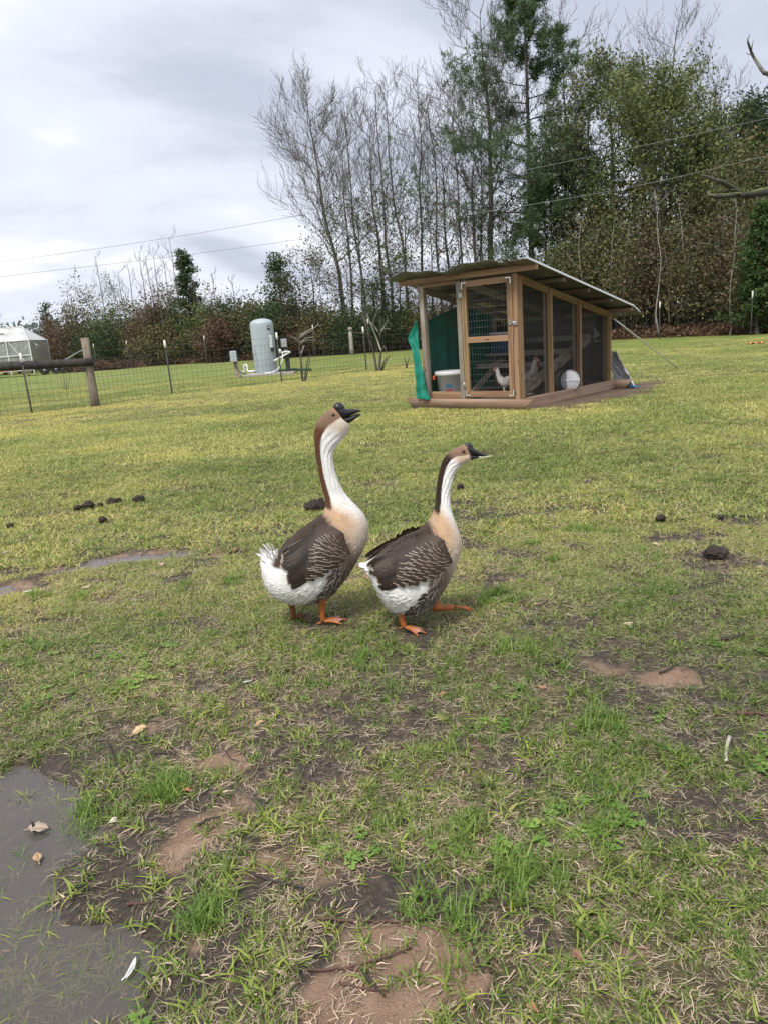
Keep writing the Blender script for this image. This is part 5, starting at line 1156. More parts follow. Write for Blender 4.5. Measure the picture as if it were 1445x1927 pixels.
# thinly leaved understorey trees whose leaves hang in gaps
US = dict(limb_from=.15, n_limb=16, limb_len=.34, up=.45, levels=3, twig_n=(7, 4), shape='round', tip_r=.010)
for i, (px, top, bk_, leaf) in enumerate(((690, 400, 1, L_dark), (730, 430, 1, L_mix), (775, 380, 3, L_dark), (820, 420, 3, L_mix), (650, 440, 2, L_oak), (600, 500, 1, L_mix), (570, 540, 0, L_dark), (870, 430, 5, L_dark), (915, 400, 6, L_mix), (960, 420, 4, L_dark), (1000, 430, 2, L_dark), (760, 500, 0, L_oak), (710, 540, -1, L_dark))):
    xy = place(px, ROW(px), bk_); tree('understorey_tree', '%s thinly leaved understorey tree counting from the water tank towards the pine' % ORD[sorted((690, 730, 775, 820, 650, 600, 570, 870, 915, 960, 1000, 760, 710)).index(px)], 'tree', xy, hgt(px, top, xy), .09, 180 + i, B_dark, leaf, 'understorey trees', dict(n_per=1, spread=.26, size=.085), **US)
# ---- bushes at the wood's edge, one by one
def bush(px, w_px, top, bk_, leaf, seed, label, n=2600, size=.085, stems=26, name='bush', group='bushes along the edge of the wood', row=None, gap=.55):
    r = np.random.default_rng(seed); xy = place(px, row or ROW(px), bk_); h = hgt(px, top, xy); dist = math.hypot(*xy); w = w_px / 2 * dist / FPX
    t = thing(name, label, 'bush', (xy[0], xy[1], 0), 0, group); sg = []
    cl = []
    for k_ in range(stems):
        a = r.uniform(0, 6.28); rr = w * math.sqrt(r.uniform(0, 1)); b0 = np.array([rr * math.cos(a) * .6, rr * math.sin(a) * .5, -.05]); hh = h * (1 - .45 * (rr / w) ** 2) * r.uniform(.7, 1.08)
        b1 = b0 + np.array([rr * math.cos(a) * .35 + r.normal(0, .2), rr * math.sin(a) * .3 + r.normal(0, .2), hh * .55]); b2 = b1 + np.array([r.normal(0, .3), r.normal(0, .3), hh * .45]); cl += [b1, b2]
        sg += [(*b0, *b1, .022, .015), (*b1, *b2, .015, .005)]
        for q in range(7):
            t_ = r.uniform(.25, 1); p = (b0 * (1 - t_ * 2) + b1 * t_ * 2) if t_ < .5 else (b1 * (2 - t_ * 2) + b2 * (t_ * 2 - 1)); e = p + np.array([r.normal(0, .55), r.normal(0, .55), r.uniform(.0, .7)]) * min(1, h / 4 + .2); sg.append((*p, *e, .010, .004)); cl.append(e); cl.append((p + e) / 2)
    V, F = tubes(sg, 3); obj('stems', mesh_np('stems', V, F, B_dark, True), t)
    cl = np.array(cl); cl = cl[r.uniform(size=len(cl)) < gap + .25]; npc = max(2, n // len(cl)); cl[:, 2] = np.maximum(cl[:, 2], .15)
    V, F, C = leaf_quads(r, cl, npc, .24 * min(1.3, h / 3.5 + .3), size, .8, tone=np.clip(r.uniform(0, 1, len(cl)), 0, 1)); V[:, 2] = np.maximum(V[:, 2], .02)
    o = obj('leaves', lf_mesh('leaves', V, F, C, leaf), t); o['kind'] = 'stuff'; return t
LB = [(175, 90, 530, 2, L_mix, 'rounded olive bush at the end of the hedge by the greenhouse'), (235, 80, 520, 3, L_oak, 'tall olive bush with twiggy top in the far hedge'), (285, 70, 545, 1, L_rust, 'brown twiggy bush in the middle of the far hedge'), (330, 70, 530, 3, L_mix, 'loose half-bare bush left of the narrow cedar'), (400, 70, 535, 1, L_oak, 'green bush at the foot of the narrow cedar'), (440, 70, 555, 2, L_dark, 'dark sparse bush behind the water tank'), (480, 70, 545, 1, L_mix, 'loose bush with sky showing through above the water tank'), (415, 70, 600, -1, L_rust, 'low rusty bush beside the water tank'), (120, 70, 605, 4, L_rust, 'low brown brush between greenhouse and hedge'), (150, 60, 590, 1, L_rust, 'brown bramble at the end of the hedge'), (520, 60, 570, -1, L_dark, 'dark low bush just behind the water tank'),
      (610, 80, 575, -1, L_mix, 'low olive bush behind the pruned sapling'), (660, 70, 590, -1, L_dark, 'dark low bush beside the weathered post'), (730, 80, 570, -1, L_dark, 'dark green bush behind the multi-stemmed shrub'), (790, 70, 575, -1, L_mix, "olive bush beside the coop's green tarp"), (205, 110, 600, -.5, L_dark, 'dense dark bush filling the foot of the far hedge'), (310, 110, 605, -.5, L_mix, 'dense low bush filling the hedge below the cedar'), (570, 70, 600, -.5, L_rust, 'low russet bush under the dark holly')]
for i, (px, w, top, bk_, lf, lab) in enumerate(LB): bush(px, w, top, bk_, lf, 300 + i, lab, 4200, .09 if px < 560 else .075)
RB = [(1040, 100, 455, 0, L_oak, 'leafy bush just behind the coop roof'), (1090, 100, 400, 1, L_mix, 'tall brush with pale dead branch beside the coop eave'), (1140, 110, 385, 2, L_olive, 'tall olive brush behind the low end of the coop'), (1200, 110, 390, 1, L_mix, 'tall brown and olive brush beyond the coop'), (1260, 110, 400, 2, L_rust, 'russet brush with dead leaves in the middle of the thicket'), (1320, 110, 395, 1, L_mix, 'brown-green brush below the mossy limb'), (1375, 100, 400, 2, L_rust, 'reddish brush beside the small bright cedar'), (1440, 100, 420, 0, L_mix, 'brush at the end of the thicket beside the cedar'), (1500, 110, 420, 1, L_mix, 'outermost brush of the thicket')]
for i, (px, w, top, bk_, lf, lab) in enumerate(RB): bush(px, w, top, bk_, lf, 330 + i, lab, 5200, .075, 34, gap=.7)
# ---- dark interior of the wood: a mass of undergrowth nobody could count
r = np.random.default_rng(400); n = 15000; px = r.uniform(-60, 1640, n); bk_ = r.uniform(3, 20, n); G0 = np.array([place(a, ROW(a), b) for a, b in zip(px, bk_)])
zm = np.interp(px, [-60, 90, 160, 480, 620, 800, 1000, 1100, 1445], [1.2, 1.5, 3.6, 3.6, 2.8, 2.4, 3.6, 7.0, 8.5]) * (.55 + .9 * fbm(G0[:, 0], G0[:, 1], 4.5, 402)); z = zm * r.uniform(0, 1, n) ** 1.25
C0 = np.stack([G0[:, 0], G0[:, 1], z + .05], 1); V, F, C = leaf_quads(r, C0, 8, .55, .13, .6); V[:, 2] = np.maximum(V[:, 2], .02)
tag(obj('undergrowth', lf_mesh('undergrowth', V, F, C, L_mix)), 'dense shadowy undergrowth filling the wood', 'undergrowth', kind='stuff')
n = 2600; px = r.uniform(-60, 1640, n); G0 = np.array([place(a, ROW(a), b) for a, b in zip(px, r.uniform(-.6, 1.6, n))]); C0 = np.stack([G0[:, 0], G0[:, 1], r.uniform(0, 1, n) ** 2 * .5 + .02], 1); V, F, C = leaf_quads(r, C0, 10, .30, .09, .25); V[:, 2] = np.maximum(V[:, 2], .012)
tag(obj('leaf_litter', lf_mesh('leaf_litter', V, F, C, L_rust)), 'brown leaf litter and low brush along the foot of the wood', 'leaf litter', kind='stuff')
# ---- slender saplings at the wood's edge
for i in range(34):
    px = (1050 + 590 * i / 24 if i < 24 else 600 + 34 * (i - 24)) + r.uniform(-12, 12); bk_ = r.uniform(-.6, 2.5); xy = place(px, ROW(px), bk_); h = r.uniform(3.5, 7)
    tree('sapling', 'slender pale sapling stem at the edge of the wood', 'sapling', xy, h, r.uniform(.022, .05), 420 + i, B_pale if i % 3 else B_grey, None, 'slender saplings along the wood', limb_from=.45, n_limb=7, limb_len=.22, up=.9, levels=2, twig_n=(5, 3), tip_r=.008, wob=.05, lean=(r.normal(0, .06), 0))
for i, (px, top) in enumerate(((250, 505), (268, 490), (292, 470), (305, 480), (318, 465), (335, 478), (350, 445), (215, 480), (420, 510), (455, 520), (150, 545), (385, 520))):
    xy = place(px, ROW(px), 1.5); tree('sapling', 'thin leafless sapling poking above the far hedge', 'sapling', xy, hgt(px, top, xy), .05, 470 + i, B_grey, None, 'bare saplings in the far hedge', limb_from=.4, n_limb=9, limb_len=.20, up=1.3, levels=2, twig_n=(6, 3), tip_r=.012, wob=.02)
xy = place(105, 696, 14); tree('understorey_tree', 'small thin evergreen standing beside the greenhouse', 'tree', xy, hgt(105, 573, xy), .10, 490, B_dark, L_dark, None, dict(n_per=4, spread=.3, size=.12), limb_from=.15, n_limb=20, limb_len=.24, up=.7, levels=2, twig_n=(8, 4), shape='pine', tip_r=.012)
xy = place(2, 697, 25); tree('bare_tree', 'pale bare tree far behind the greenhouse', 'tree', xy, hgt(2, 575, xy), .12, 491, B_grey, None, G_b, limb_from=.3, n_limb=14, limb_len=.3, up=.8, levels=2, twig_n=(8, 5), tip_r=.02)
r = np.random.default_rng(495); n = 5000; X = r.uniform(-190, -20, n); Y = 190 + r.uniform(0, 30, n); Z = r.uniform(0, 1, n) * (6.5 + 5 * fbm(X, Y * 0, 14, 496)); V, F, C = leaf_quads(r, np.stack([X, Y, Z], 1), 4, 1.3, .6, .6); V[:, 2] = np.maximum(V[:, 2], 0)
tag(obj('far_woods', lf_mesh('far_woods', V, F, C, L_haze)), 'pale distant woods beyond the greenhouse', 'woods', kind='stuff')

# ================================================================== FENCE, TANK, GREENHOUSE AND OTHER FAR THINGS
M_tpost = simple('black_steel_post', (.025, .027, .025), .55, .3, 20); M_wire = simple('fence_wire', (.10, .10, .095), .5, .2, 10, .5, bstr=0); M_cap = simple('white_cap', (.80, .79, .74), .5, .08, 20, bstr=0)
def t_post(parent, base, h=1.5, cap=.21, name='t_post', tilt=(0, 0)):
    p = obj(name, None, parent); bx_, by_ = base[0], base[1]; d = np.array([tilt[0], tilt[1], 1.0])
    V = []; 
    for z in (-.1, h):
        c = np.array([bx_, by_, 0]) + d * z
        V += [c + np.array(q) for q in ((-.022, -.004, 0), (.022, -.004, 0), (.022, .004, 0), (.005, .004, 0), (.005, .034, 0), (-.005, .034, 0), (-.005, .004, 0), (-.022, .004, 0))]
    k = np.arange(8); F = np.stack([k, (k + 1) % 8, 8 + (k + 1) % 8, 8 + k], 1); st = obj('steel_stem', mesh_np('steel_stem', np.array(V), [F, (8 + k)[None]], M_tpost), p)
    V, F = sweep([np.array([bx_, by_, 0]) + d * z for z in (h - cap, h - cap * .5, h - .02, h + .01)], [.034, .034, .032, .02], 8); obj('cap', mesh_np('cap', V, F, M_cap, True), p)
    return p
fence = thing('wire_fence', 'woven wire field fence on black steel posts with white caps and a timber end post', 'fence', (0, 0, 0))
fp = [p.copy() for p in FENCE]; ext = fp[0] + (fp[0] - fp[1]) * 2.2
for i in (0, 2, 3, 4): t_post(fence, fp[i], 1.50 if i else 1.42, tilt=(-.01, 0))
t_post(fence, fp[5] + (fp[5] - fp[4]) * .2, 1.5)
V, F = sweep([fp[1] + np.array([0, 0, z]) for z in (-.1, .4, .8, 1.2, 1.68)], [.115, .108, .102, .098, .095], 12); obj('timber_post', mesh_np('timber_post', V, F, mat_bark('post_bark', (.13, .105, .08), (.30, .25, .195), 9), True), fence)
def bays(P, hs, step, parent, r_=.0035, top=1.18):
    for a, b in zip(P[:-1], P[1:]):
        a, b = np.array(a, float), np.array(b, float); L = np.linalg.norm(b - a); sg = []
        for z in hs: 
            n = 6
            for i in range(n):
                p, q = a + (b - a) * i / n, a + (b - a) * (i + 1) / n; s = lambda t: -.02 * math.sin(math.pi * t)
                sg.append((p[0], p[1], z + s(i / n), q[0], q[1], z + s((i + 1) / n), r_, r_))
        for k_ in range(int(L / step)):
            p = a + (b - a) * (k_ + .5) * step / L; j = rng.normal(0, .012); sg.append((p[0], p[1], .03, p[0] + j, p[1], top, r_, r_))
        V, F = tubes(sg, 3); o = obj('woven_wire', mesh_np('woven_wire', V, F, M_wire), parent); o['kind'] = 'stuff'
WP = [ext] + fp[:5] + [fp[5] + (fp[5] - fp[4]) * .2]
bays(WP, (.05, .15, .27, .40, .55, .72, .92, 1.17, 1.36), .155, fence)
# log rail on the end post, running out of sight
M_log = mat_bark('log_bark', (.014, .012, .011), (.055, .048, .042), 7)
ra = at(-170, 700, fp[1][1] - .9); rb = at(176, 681, fp[1][1] - .08)
V, F = sweep(curve_pts([ra, (ra * .66 + rb * .34) + np.array([0, 0, .02]), (ra * .33 + rb * .67), rb], 16), np.linspace(.13, .095, 16), 12)
lr_ = obj('log_rail', mesh_np('log_rail', V, F, M_log, True), fence)
rp = np.array([ra[0], ra[1], 0]); V, F = sweep([rp + np.array([0, 0, z]) for z in (-.1, .5, 1.2)], [.11, .105, .10], 10); obj('timber_post', mesh_np('timber_post', V, F, M_log, True), fence)
# far boundary posts by the wood
for i, (px, ty) in enumerate(((1240, 568), (1412, 552), (594, 612), (697, 602), (391, 632), (246, 643), (184, 648))):
    yb = ROW(px) + 3.0; g = gp(px, yb); h = hgt(px, ty, g[:2]); t = tag(obj('t_post', None), '%s white-capped steel post standing against the wood, counting from the greenhouse' % ORD[(6, 7, 3, 4, 2, 1, 0).index(i) if i in (6, 7, 3, 4, 2, 1, 0) and False else {6: 0, 5: 1, 4: 2, 2: 3, 3: 4, 0: 5, 1: 6}[i]], 'post', 'white-capped posts against the wood')
    t.location = (g[0], g[1], 0); q = t_post(t, (0, 0), h, .30); t2 = list(q.children)
    for c_ in t2: c_.parent = t
    bpy.data.objects.remove(q)
g = gp(663, 668); t = thing('wooden_post', 'weathered pale wooden post at the edge of the wood', 'post', (g[0], g[1], 0)); V, F = sweep([(0, 0, z) for z in (-.1, .5, 1.0, hgt(659, 617, g[:2]))], [.14, .135, .13, .12], 10); obj('stem', mesh_np('stem', V, F, B_pale, True), t); obj('cap', box_mesh(.3, .3, .12, M_dkw, .02), t, (0, 0, 1.55))

# ---- water tank on its pad
tb_ = gp(503, 706); tk = thing('water_tank', 'tall pale grey pressure water tank on a concrete pad', 'water tank', (tb_[0], tb_[1], 0)); th_ = hgt(484, 602, tb_[:2]); R_ = .435
M_tank = simple('grey_tank_paint', (.36, .41, .44), .45, .12, 2.2, bstr=.05, bscale=8)
V, F = lathe([(R_ * .98, .06), (R_, .09), (R_, th_ - .22), (R_ * .985, th_ - .17), (R_ * .93, th_ - .12), (R_ * .75, th_ - .06), (R_ * .45, th_ - .02), (R_ * .1, th_), (.001, th_)], 40); sh = obj('shell', mesh_np('shell', V, F, M_tank, True), tk)
M_conc = simple('concrete', (.36, .33, .29), .9, .2, 6); obj('pad', box_mesh(1.9, 1.3, .10, M_conc, .015), tk, (.15, 0, .04))
def on_shell(name, a, z, w, h, t_, mat, par=sh): o = obj(name, box_mesh(w, t_, h, mat, .004), par, ((R_ + t_ * .3) * math.sin(a), -(R_ + t_ * .3) * math.cos(a), z)); o.rotation_euler = (0, 0, a); return o
la_ = math.radians(42); on_shell('label_plate', la_, th_ - .36, .12, .14, .012, M_print); on_shell('label_mark', la_, th_ - .345, .07, .035, .02, M_cap)
on_shell('gauge_strip', math.radians(48), th_ - .86, .115, .44, .02, M_white); on_shell('strip_shadow', math.radians(36), th_ - .74, .05, .16, .03, M_tank); on_shell('valve', math.radians(50), th_ - 1.16, .12, .14, .09, M_print)
def pipe(name, P, r_, mat, parent): V, F = sweep(curve_pts(P, max(8, len(P) * 4)), r_, 8); return obj(name, mesh_np(name, V, F, mat, True), parent)
pipe('outlet_pipe', [(.36, -.3, .52), (.6, -.34, .62), (.95, -.36, .78)], .035, M_white, tk); pipe('outlet_elbow', [(.95, -.36, .78), (1.0, -.36, .80), (.85, -.38, .83), (.70, -.36, .80)], .035, M_white, tk); pipe('hose', [(.72, -.36, .80), (.68, -.42, .5), (.5, -.5, .22), (.25, -.52, .12), (.0, -.5, .10)], .018, M_white, tk)
for z in (.78,): V, F = lathe([(.001, 0), (.07, 0), (.07, .13), (.04, .16), (.001, .16)], 14); obj('meter', mesh_np('meter', V + np.array([.62, -.36, z]), F, M_white, True), tk)
pipe('drain_pipe', [(-.4, -.2, .2), (-.62, -.22, .2), (-.68, -.22, .22), (-.68, -.22, .4), (-.72, -.22, .45), (-.80, -.22, .42), (-.80, -.22, .22), (-.92, -.22, .18), (-.95, -.22, .05)], .032, M_white, tk)
pv = obj('valve_post', box_mesh(.16, .12, 1.0, M_tpost, .01), tk, (.86, -.2, .5)); pvb = obj('valve_box', box_mesh(.22, .1, .3, M_galv, .01), tk, (.80, -.24, 1.15)); pipe('green_hose', [(.45, .1, .11), (.9, .2, .14), (1.4, .15, .10), (1.7, .2, .08)], .045, simple('green_rubber', (.01, .07, .03), .5), tk)
bp = gp(447, 711); bx_ = thing('electric_box', 'grey electric box on a short wooden post beside the water tank', 'electric box', (bp[0], bp[1], 0)); obj('post', box_mesh(.14, .10, .95, M_weath, .006), bx_, (0, 0, .42)); obj('cabinet', box_mesh(.24, .15, .40, M_tank, .02), bx_, (-.02, -.13, .80)); pipe('cable', [(.02, -.1, .62), (.08, -.12, .3), (.35, -.1, .1), (.7, -.05, .04)], .014, M_black, bx_)

# ---- pruned shrubs on the fence line
def stems(name, label, base_px, Y, lines, mats, cat='shrub', r_scale=1.0):
    g = at(base_px[0], base_px[1], Y); g[2] = 0; t = thing(name, label, cat, g)
    for k_, (pts_, r0, r1, m) in enumerate(lines):
        P = np.array([at(a, b, Y + .25 * math.sin(k_ * 2.1) * (i > 0)) - g for i, (a, b) in enumerate(pts_)]); P[0][2] = max(P[0][2], -.03) if pts_[0][1] < base_px[1] - 6 else -.04
        V, F = sweep(curve_pts(P, len(P) * 5), np.linspace(r0, r1, len(P) * 5) * r_scale, 6); obj('stem' if k_ < 4 else 'twig', mesh_np('stem', V, F, mats[m], True), t)
    return t
mm = (B_dark, B_pale, B_grey)
Y3 = gp(572, 718)[1]; stems('pruned_shrub', 'pruned shrub with dark stems and pale side branches on the fence line', (572, 718), Y3, [([(570, 718), (568, 690), (566, 668)], .035, .022, 0), ([(573, 718), (577, 690), (582, 668)], .03, .012, 0), ([(574, 718), (580, 695), (585, 668)], .022, .01, 0), ([(570, 716), (567, 704)], .02, .012, 0), ([(566, 668), (573, 650)], .02, .012, 1), ([(566, 668), (563, 640), (566, 625)], .025, .015, 2), ([(564, 632), (580, 622), (595, 615), (600, 607)], .018, .008, 1), ([(564, 636), (575, 628), (586, 624)], .014, .006, 1), ([(563, 645), (578, 636), (590, 635)], .014, .006, 1), ([(564, 648), (576, 640), (592, 640)], .012, .005, 1), ([(563, 642), (550, 634), (540, 629)], .012, .005, 2), ([(564, 645), (548, 641), (535, 640)], .01, .005, 2), ([(597, 613), (603, 612), (612, 610)], .008, .004, 1)], mm)
Y4 = gp(714, 698)[1]; stems('pruned_shrub', 'many-stemmed shrub with tall leaning pole-like branches by the fence', (714, 699), Y4, [([(709, 698), (705, 672), (695, 635), (685, 605), (677, 585)], .045, .018, 0), ([(714, 699), (715, 680), (717, 660)], .05, .03, 0), ([(717, 698), (722, 682), (728, 672)], .035, .018, 0), ([(718, 696), (726, 682), (733, 668)], .03, .012, 0), ([(717, 660), (710, 640), (700, 615), (690, 590)], .028, .012, 1), ([(716, 665), (722, 652), (726, 658), (727, 666)], .02, .012, 2), ([(717, 662), (712, 666)], .02, .01, 2), ([(714, 630), (722, 615), (730, 602)], .016, .007, 1), ([(716, 634), (716, 615), (715, 598)], .014, .006, 2), ([(712, 625), (703, 612), (697, 607), (688, 603)], .014, .006, 1), ([(716, 620), (728, 618), (735, 620)], .01, .005, 1), ([(695, 632), (688, 628), (680, 627), (664, 626)], .012, .006, 2), ([(690, 615), (684, 595), (680, 570), (676, 540)], .018, .006, 2), ([(700, 612), (708, 590), (716, 560)], .014, .005, 2)], mm)
Y5 = gp(765, 693)[1]; stems('cut_stub', 'small forked stub of a cut shrub beside the tarp flap', (765, 694), Y5, [([(764, 694), (763, 682), (760, 673)], .025, .012, 0), ([(765, 694), (766, 684), (770, 673)], .025, .01, 0), ([(765, 690), (767, 682)], .015, .008, 0)], mm)
Yw = gp(123, 735)[1]; stems('weed_stalks', 'dry upright weed stalks in the field behind the log rail', (122, 735), Yw, [([(120 + 3 * k_, 736), (118 + 4 * k_, 722), (114 + 6 * k_, 706)], .012, .004, 0) for k_ in range(4)], mm, 'weed')

# ---- greenhouse
gb = gp(66, 702); GH = thing('greenhouse', 'large greenhouse with white roof panels and clear sides', 'greenhouse', (gb[0], gb[1], 0), math.radians(6)); z_e = hgt(81, 640, gb[:2]) ; z_r = z_e + 1.2; LG = 17.0; DG = 5.0
mGl, nt, bs = new_mat('clear_panel'); bs.inputs['Base Color'].default_value = (.55, .57, .56, 1); bs.inputs['Roughness'].default_value = .25; bs.inputs['Alpha'].default_value = .42
M_alu = simple('white_frame', (.68, .69, .68), .5, .06, 8, bstr=0); M_poly = simple('white_roof_panel', (.66, .67, .64), .5, .05, 1.2, bstr=0)
npn = 9; wp = LG / npn
for k_ in range(npn):
    x1 = -k_ * wp; x0 = x1 - wp + .05
    hx = -1.15 if k_ == 0 else 0.0
    for (y0, za, y1, zb) in ((0, z_e, DG / 2, z_r), (DG, z_e, DG / 2, z_r)):
        for h_ in (0, .5):
            a = h_ + (.005 if h_ else 0); P = [(x0, y0 + (y1 - y0) * a, za + (zb - za) * a), (x1 + hx * a, y0 + (y1 - y0) * a, za + (zb - za) * a), (x1 + hx * (h_ + .49), y0 + (y1 - y0) * (h_ + .49), za + (zb - za) * (h_ + .49)), (x0, y0 + (y1 - y0) * (h_ + .49), za + (zb - za) * (h_ + .49))]
            o = obj('roof_panel', mesh_np('roof_panel', np.array(P), np.array([[0, 1, 2, 3]]), M_poly), GH); so = o.modifiers.new('thick', 'SOLIDIFY'); so.thickness = .03
    for y0 in (0, DG): o = obj('side_panel', mesh_np('side_panel', np.array([(x0, y0, .3), (x1, y0, .3), (x1, y0, z_e), (x0, y0, z_e)]), np.array([[0, 1, 2, 3]]), mGl), GH)
    for y0 in (0, DG): bar('frame_post', (x1, y0 - .02, 0), (x1, y0 - .02, z_e), .08, .08, M_alu, GH)
    bar('frame_rafter', (x1, -.02, z_e), (x1 + hx, DG / 2, z_r), .06, .06, M_alu, GH); bar('frame_rafter', (x1, DG, z_e), (x1 + hx, DG / 2, z_r), .06, .06, M_alu, GH)
    bar('frame_brace', (x1 - (wp * .9 if k_ % 3 else .1), -.03, .3), (x1 - (.1 if k_ % 3 else wp * .9), -.03, z_e - .1), .05, .05, M_alu, GH) if k_ in (0, 3) else None
for z in (.3, z_e * .55, z_e): bar('frame_rail', (0, -.03, z), (-LG, -.03, z), .07, .08, M_alu, GH)
bar('ridge', (-1.15, DG / 2, z_r + .03), (-LG, DG / 2, z_r + .03), .1, .06, M_alu, GH); bar('roof_edge', (.02, -.05, z_e), (-1.13, DG / 2, z_r + .02), .06, .07, M_bright, GH)
o = obj('gable_panel', mesh_np('gable_panel', np.array([(0, 0, .3), (0, DG, .3), (0, DG, z_e), (0, 0, z_e)]), np.array([[0, 1, 2, 3]]), mGl), GH); obj('hip_panel', mesh_np('hip_panel', np.array([(0, 0, z_e), (0, DG, z_e), (-1.15, DG / 2, z_r)]), np.array([[0, 1, 2]]), M_poly), GH); bar('roof_vent', (-2.4, .55 * DG / 2, z_e + .56 * (z_r - z_e) + .06), (-3.6, .55 * DG / 2, z_e + .56 * (z_r - z_e) + .06), .25, .05, M_galv, GH)
def potted(x, y, h, s): 
    p = C_(gb[0], gb[1], 0) + C_(math.cos(math.radians(6)) * x - math.sin(math.radians(6)) * y, math.sin(math.radians(6)) * x + math.cos(math.radians(6)) * y, 0); t = thing('potted_plant', {-2.2: 'potted plant on the high bench nearest the greenhouse end', -3.6: 'large potted plant on a low bench in the greenhouse', -1.2: 'potted plant on the lowest bench by the greenhouse gable', -4.8: 'small potted plant on the high bench deeper in the greenhouse'}[x], 'plant', p, 0, 'plants in the greenhouse')
    V, F = lathe([(.18 * s, h), (.26 * s, h + .35 * s), (.001, h + .34 * s)], 14); obj('pot', mesh_np('pot', V, F, M_black, True), t); obj('bench', box_mesh(1.5, .6, .06, M_alu, 0), t, (0, 0, h - .03)); obj('bench_leg', box_mesh(.06, .5, h - .06, M_dkw, 0), t, (-.6, 0, (h - .06) / 2)); obj('bench_leg', box_mesh(.06, .5, h - .06, M_dkw, 0), t, (.6, 0, (h - .06) / 2))
    r = np.random.default_rng(int(900 + x * 10)); V, F, C = leaf_quads(r, np.array([[0, 0, h + .45 * s + .12 * k] for k in range(6)]), 60, .17 * s, .07); obj('leaves', lf_mesh('leaves', V, F, C, L_green), t)
potted(-2.2, 1.2, 1.7, 1.0); potted(-3.6, 1.6, .9, 1.3); potted(-1.2, 1.5, .6, 1.2); potted(-4.8, 1.3, 1.7, .8)
# ---- flat trailer in front of it
tg = gp(60, 707); tr_ = thing('utility_trailer', 'flat white trailer with a red edge and black wheels by the greenhouse', 'trailer', (tg[0], tg[1], 0), math.radians(4))
M_redp = simple('red_paint', (.32, .05, .03), .5, .3, 8); obj('deck', box_mesh(7.5, 1.9, .16, M_white, .02), tr_, (-3.0, 0, .62)); obj('edge_stripe', box_mesh(6.2, .04, .10, M_redp, .005), tr_, (-3.6, -.97, .50))
for x, y in ((1.15, -.4), (1.95, -.3), (2.4, -.2), (-4.5, -.8)):
    V, F = lathe([(.14, -.11), (.30, -.12), (.345, -.08), (.345, .08), (.30, .12), (.14, .11)], 22); wh = obj('wheel', None, tr_, (x, y, .345), (math.pi / 2, 0, 0)); obj('tyre', mesh_np('tyre', V, F[:1], M_black, True), wh); V, F = lathe([(.001, -.06), (.15, -.07), (.15, .07), (.001, .06)], 18); obj('rim', mesh_np('rim', V, F, M_galv, True), wh)
obj('fender', box_mesh(1.9, .3, .06, M_white, .02), tr_, (1.7, -.3, .74)); obj('tongue', box_mesh(1.6, .1, .1, M_galv, .01), tr_, (2.2, .3, .52)); obj('marker_light', box_mesh(.22, .05, .2, simple('amber_lens', (.7, .35, .03), .4), .02), tr_, (.7, -.95, .72))
for k_, (x, c, w) in enumerate(((-.6, (.35, .09, .04), .5), (-1.6, (.05, .05, .05), .7), (-2.8, (.40, .13, .06), .9), (-4.2, (.10, .10, .10), 1.0))):
    p = C_(tg[0] + x, tg[1] + .2 + x * .07, .70); t = thing('crate', ('orange crate on the trailer deck nearest the wheels', 'black crate on the trailer deck beside the orange crate', 'wide rust-red crate on the trailer deck', 'wide dark grey crate at the far end of the trailer deck')[k_], 'crate', p); m_ = simple('crate_paint', c, .6)
    obj('tub', box_mesh(w, .5, .34, m_, .03), t, (0, 0, .17)); obj('rim', box_mesh(w + .05, .55, .05, m_, .01), t, (0, 0, .365))
# tipped sheet and brush pile at the hedge end
g = gp(150, 697); t = thing('metal_sheet', 'slanted pale metal sheet propped up beside the brush pile', 'metal sheet', (g[0], g[1], 0), math.radians(8)); bar('panel', (-1.3, 0, .75), (.9, 0, 1.75), 1.2, .06, M_tank, t); bar('prop', (.6, 0, -.02), (.6, 0, 1.6), .08, .08, M_dkw, t); bar('prop', (-1.0, 0, -.02), (-1.0, 0, .88), .5, .3, M_dkw, t)
g = gp(192, 697); t = thing('brush_pile', 'low heap of brown brush beside the timber fence post', 'brush pile', (g[0], g[1], 0)); r = np.random.default_rng(77); sg = [(*(r.normal(0, 1, 3) * (1.6, .6, 0) + (0, 0, .05)), *(r.normal(0, 1, 3) * (1.7, .7, .2) + (0, 0, .55)), .03, .012) for _ in range(120)]; V, F = tubes(sg, 4); obj('twigs', mesh_np('twigs', V, F, B_dark), t); V, F, C = leaf_quads(r, r.normal(0, 1, (140, 3)) * (1.5, .6, .14) + (0, 0, .28), 10, .2, .12, .5); V[:, 2] = np.maximum(V[:, 2], .01); obj('dead_leaves', lf_mesh('dead_leaves', V, F, C, L_rust), t)
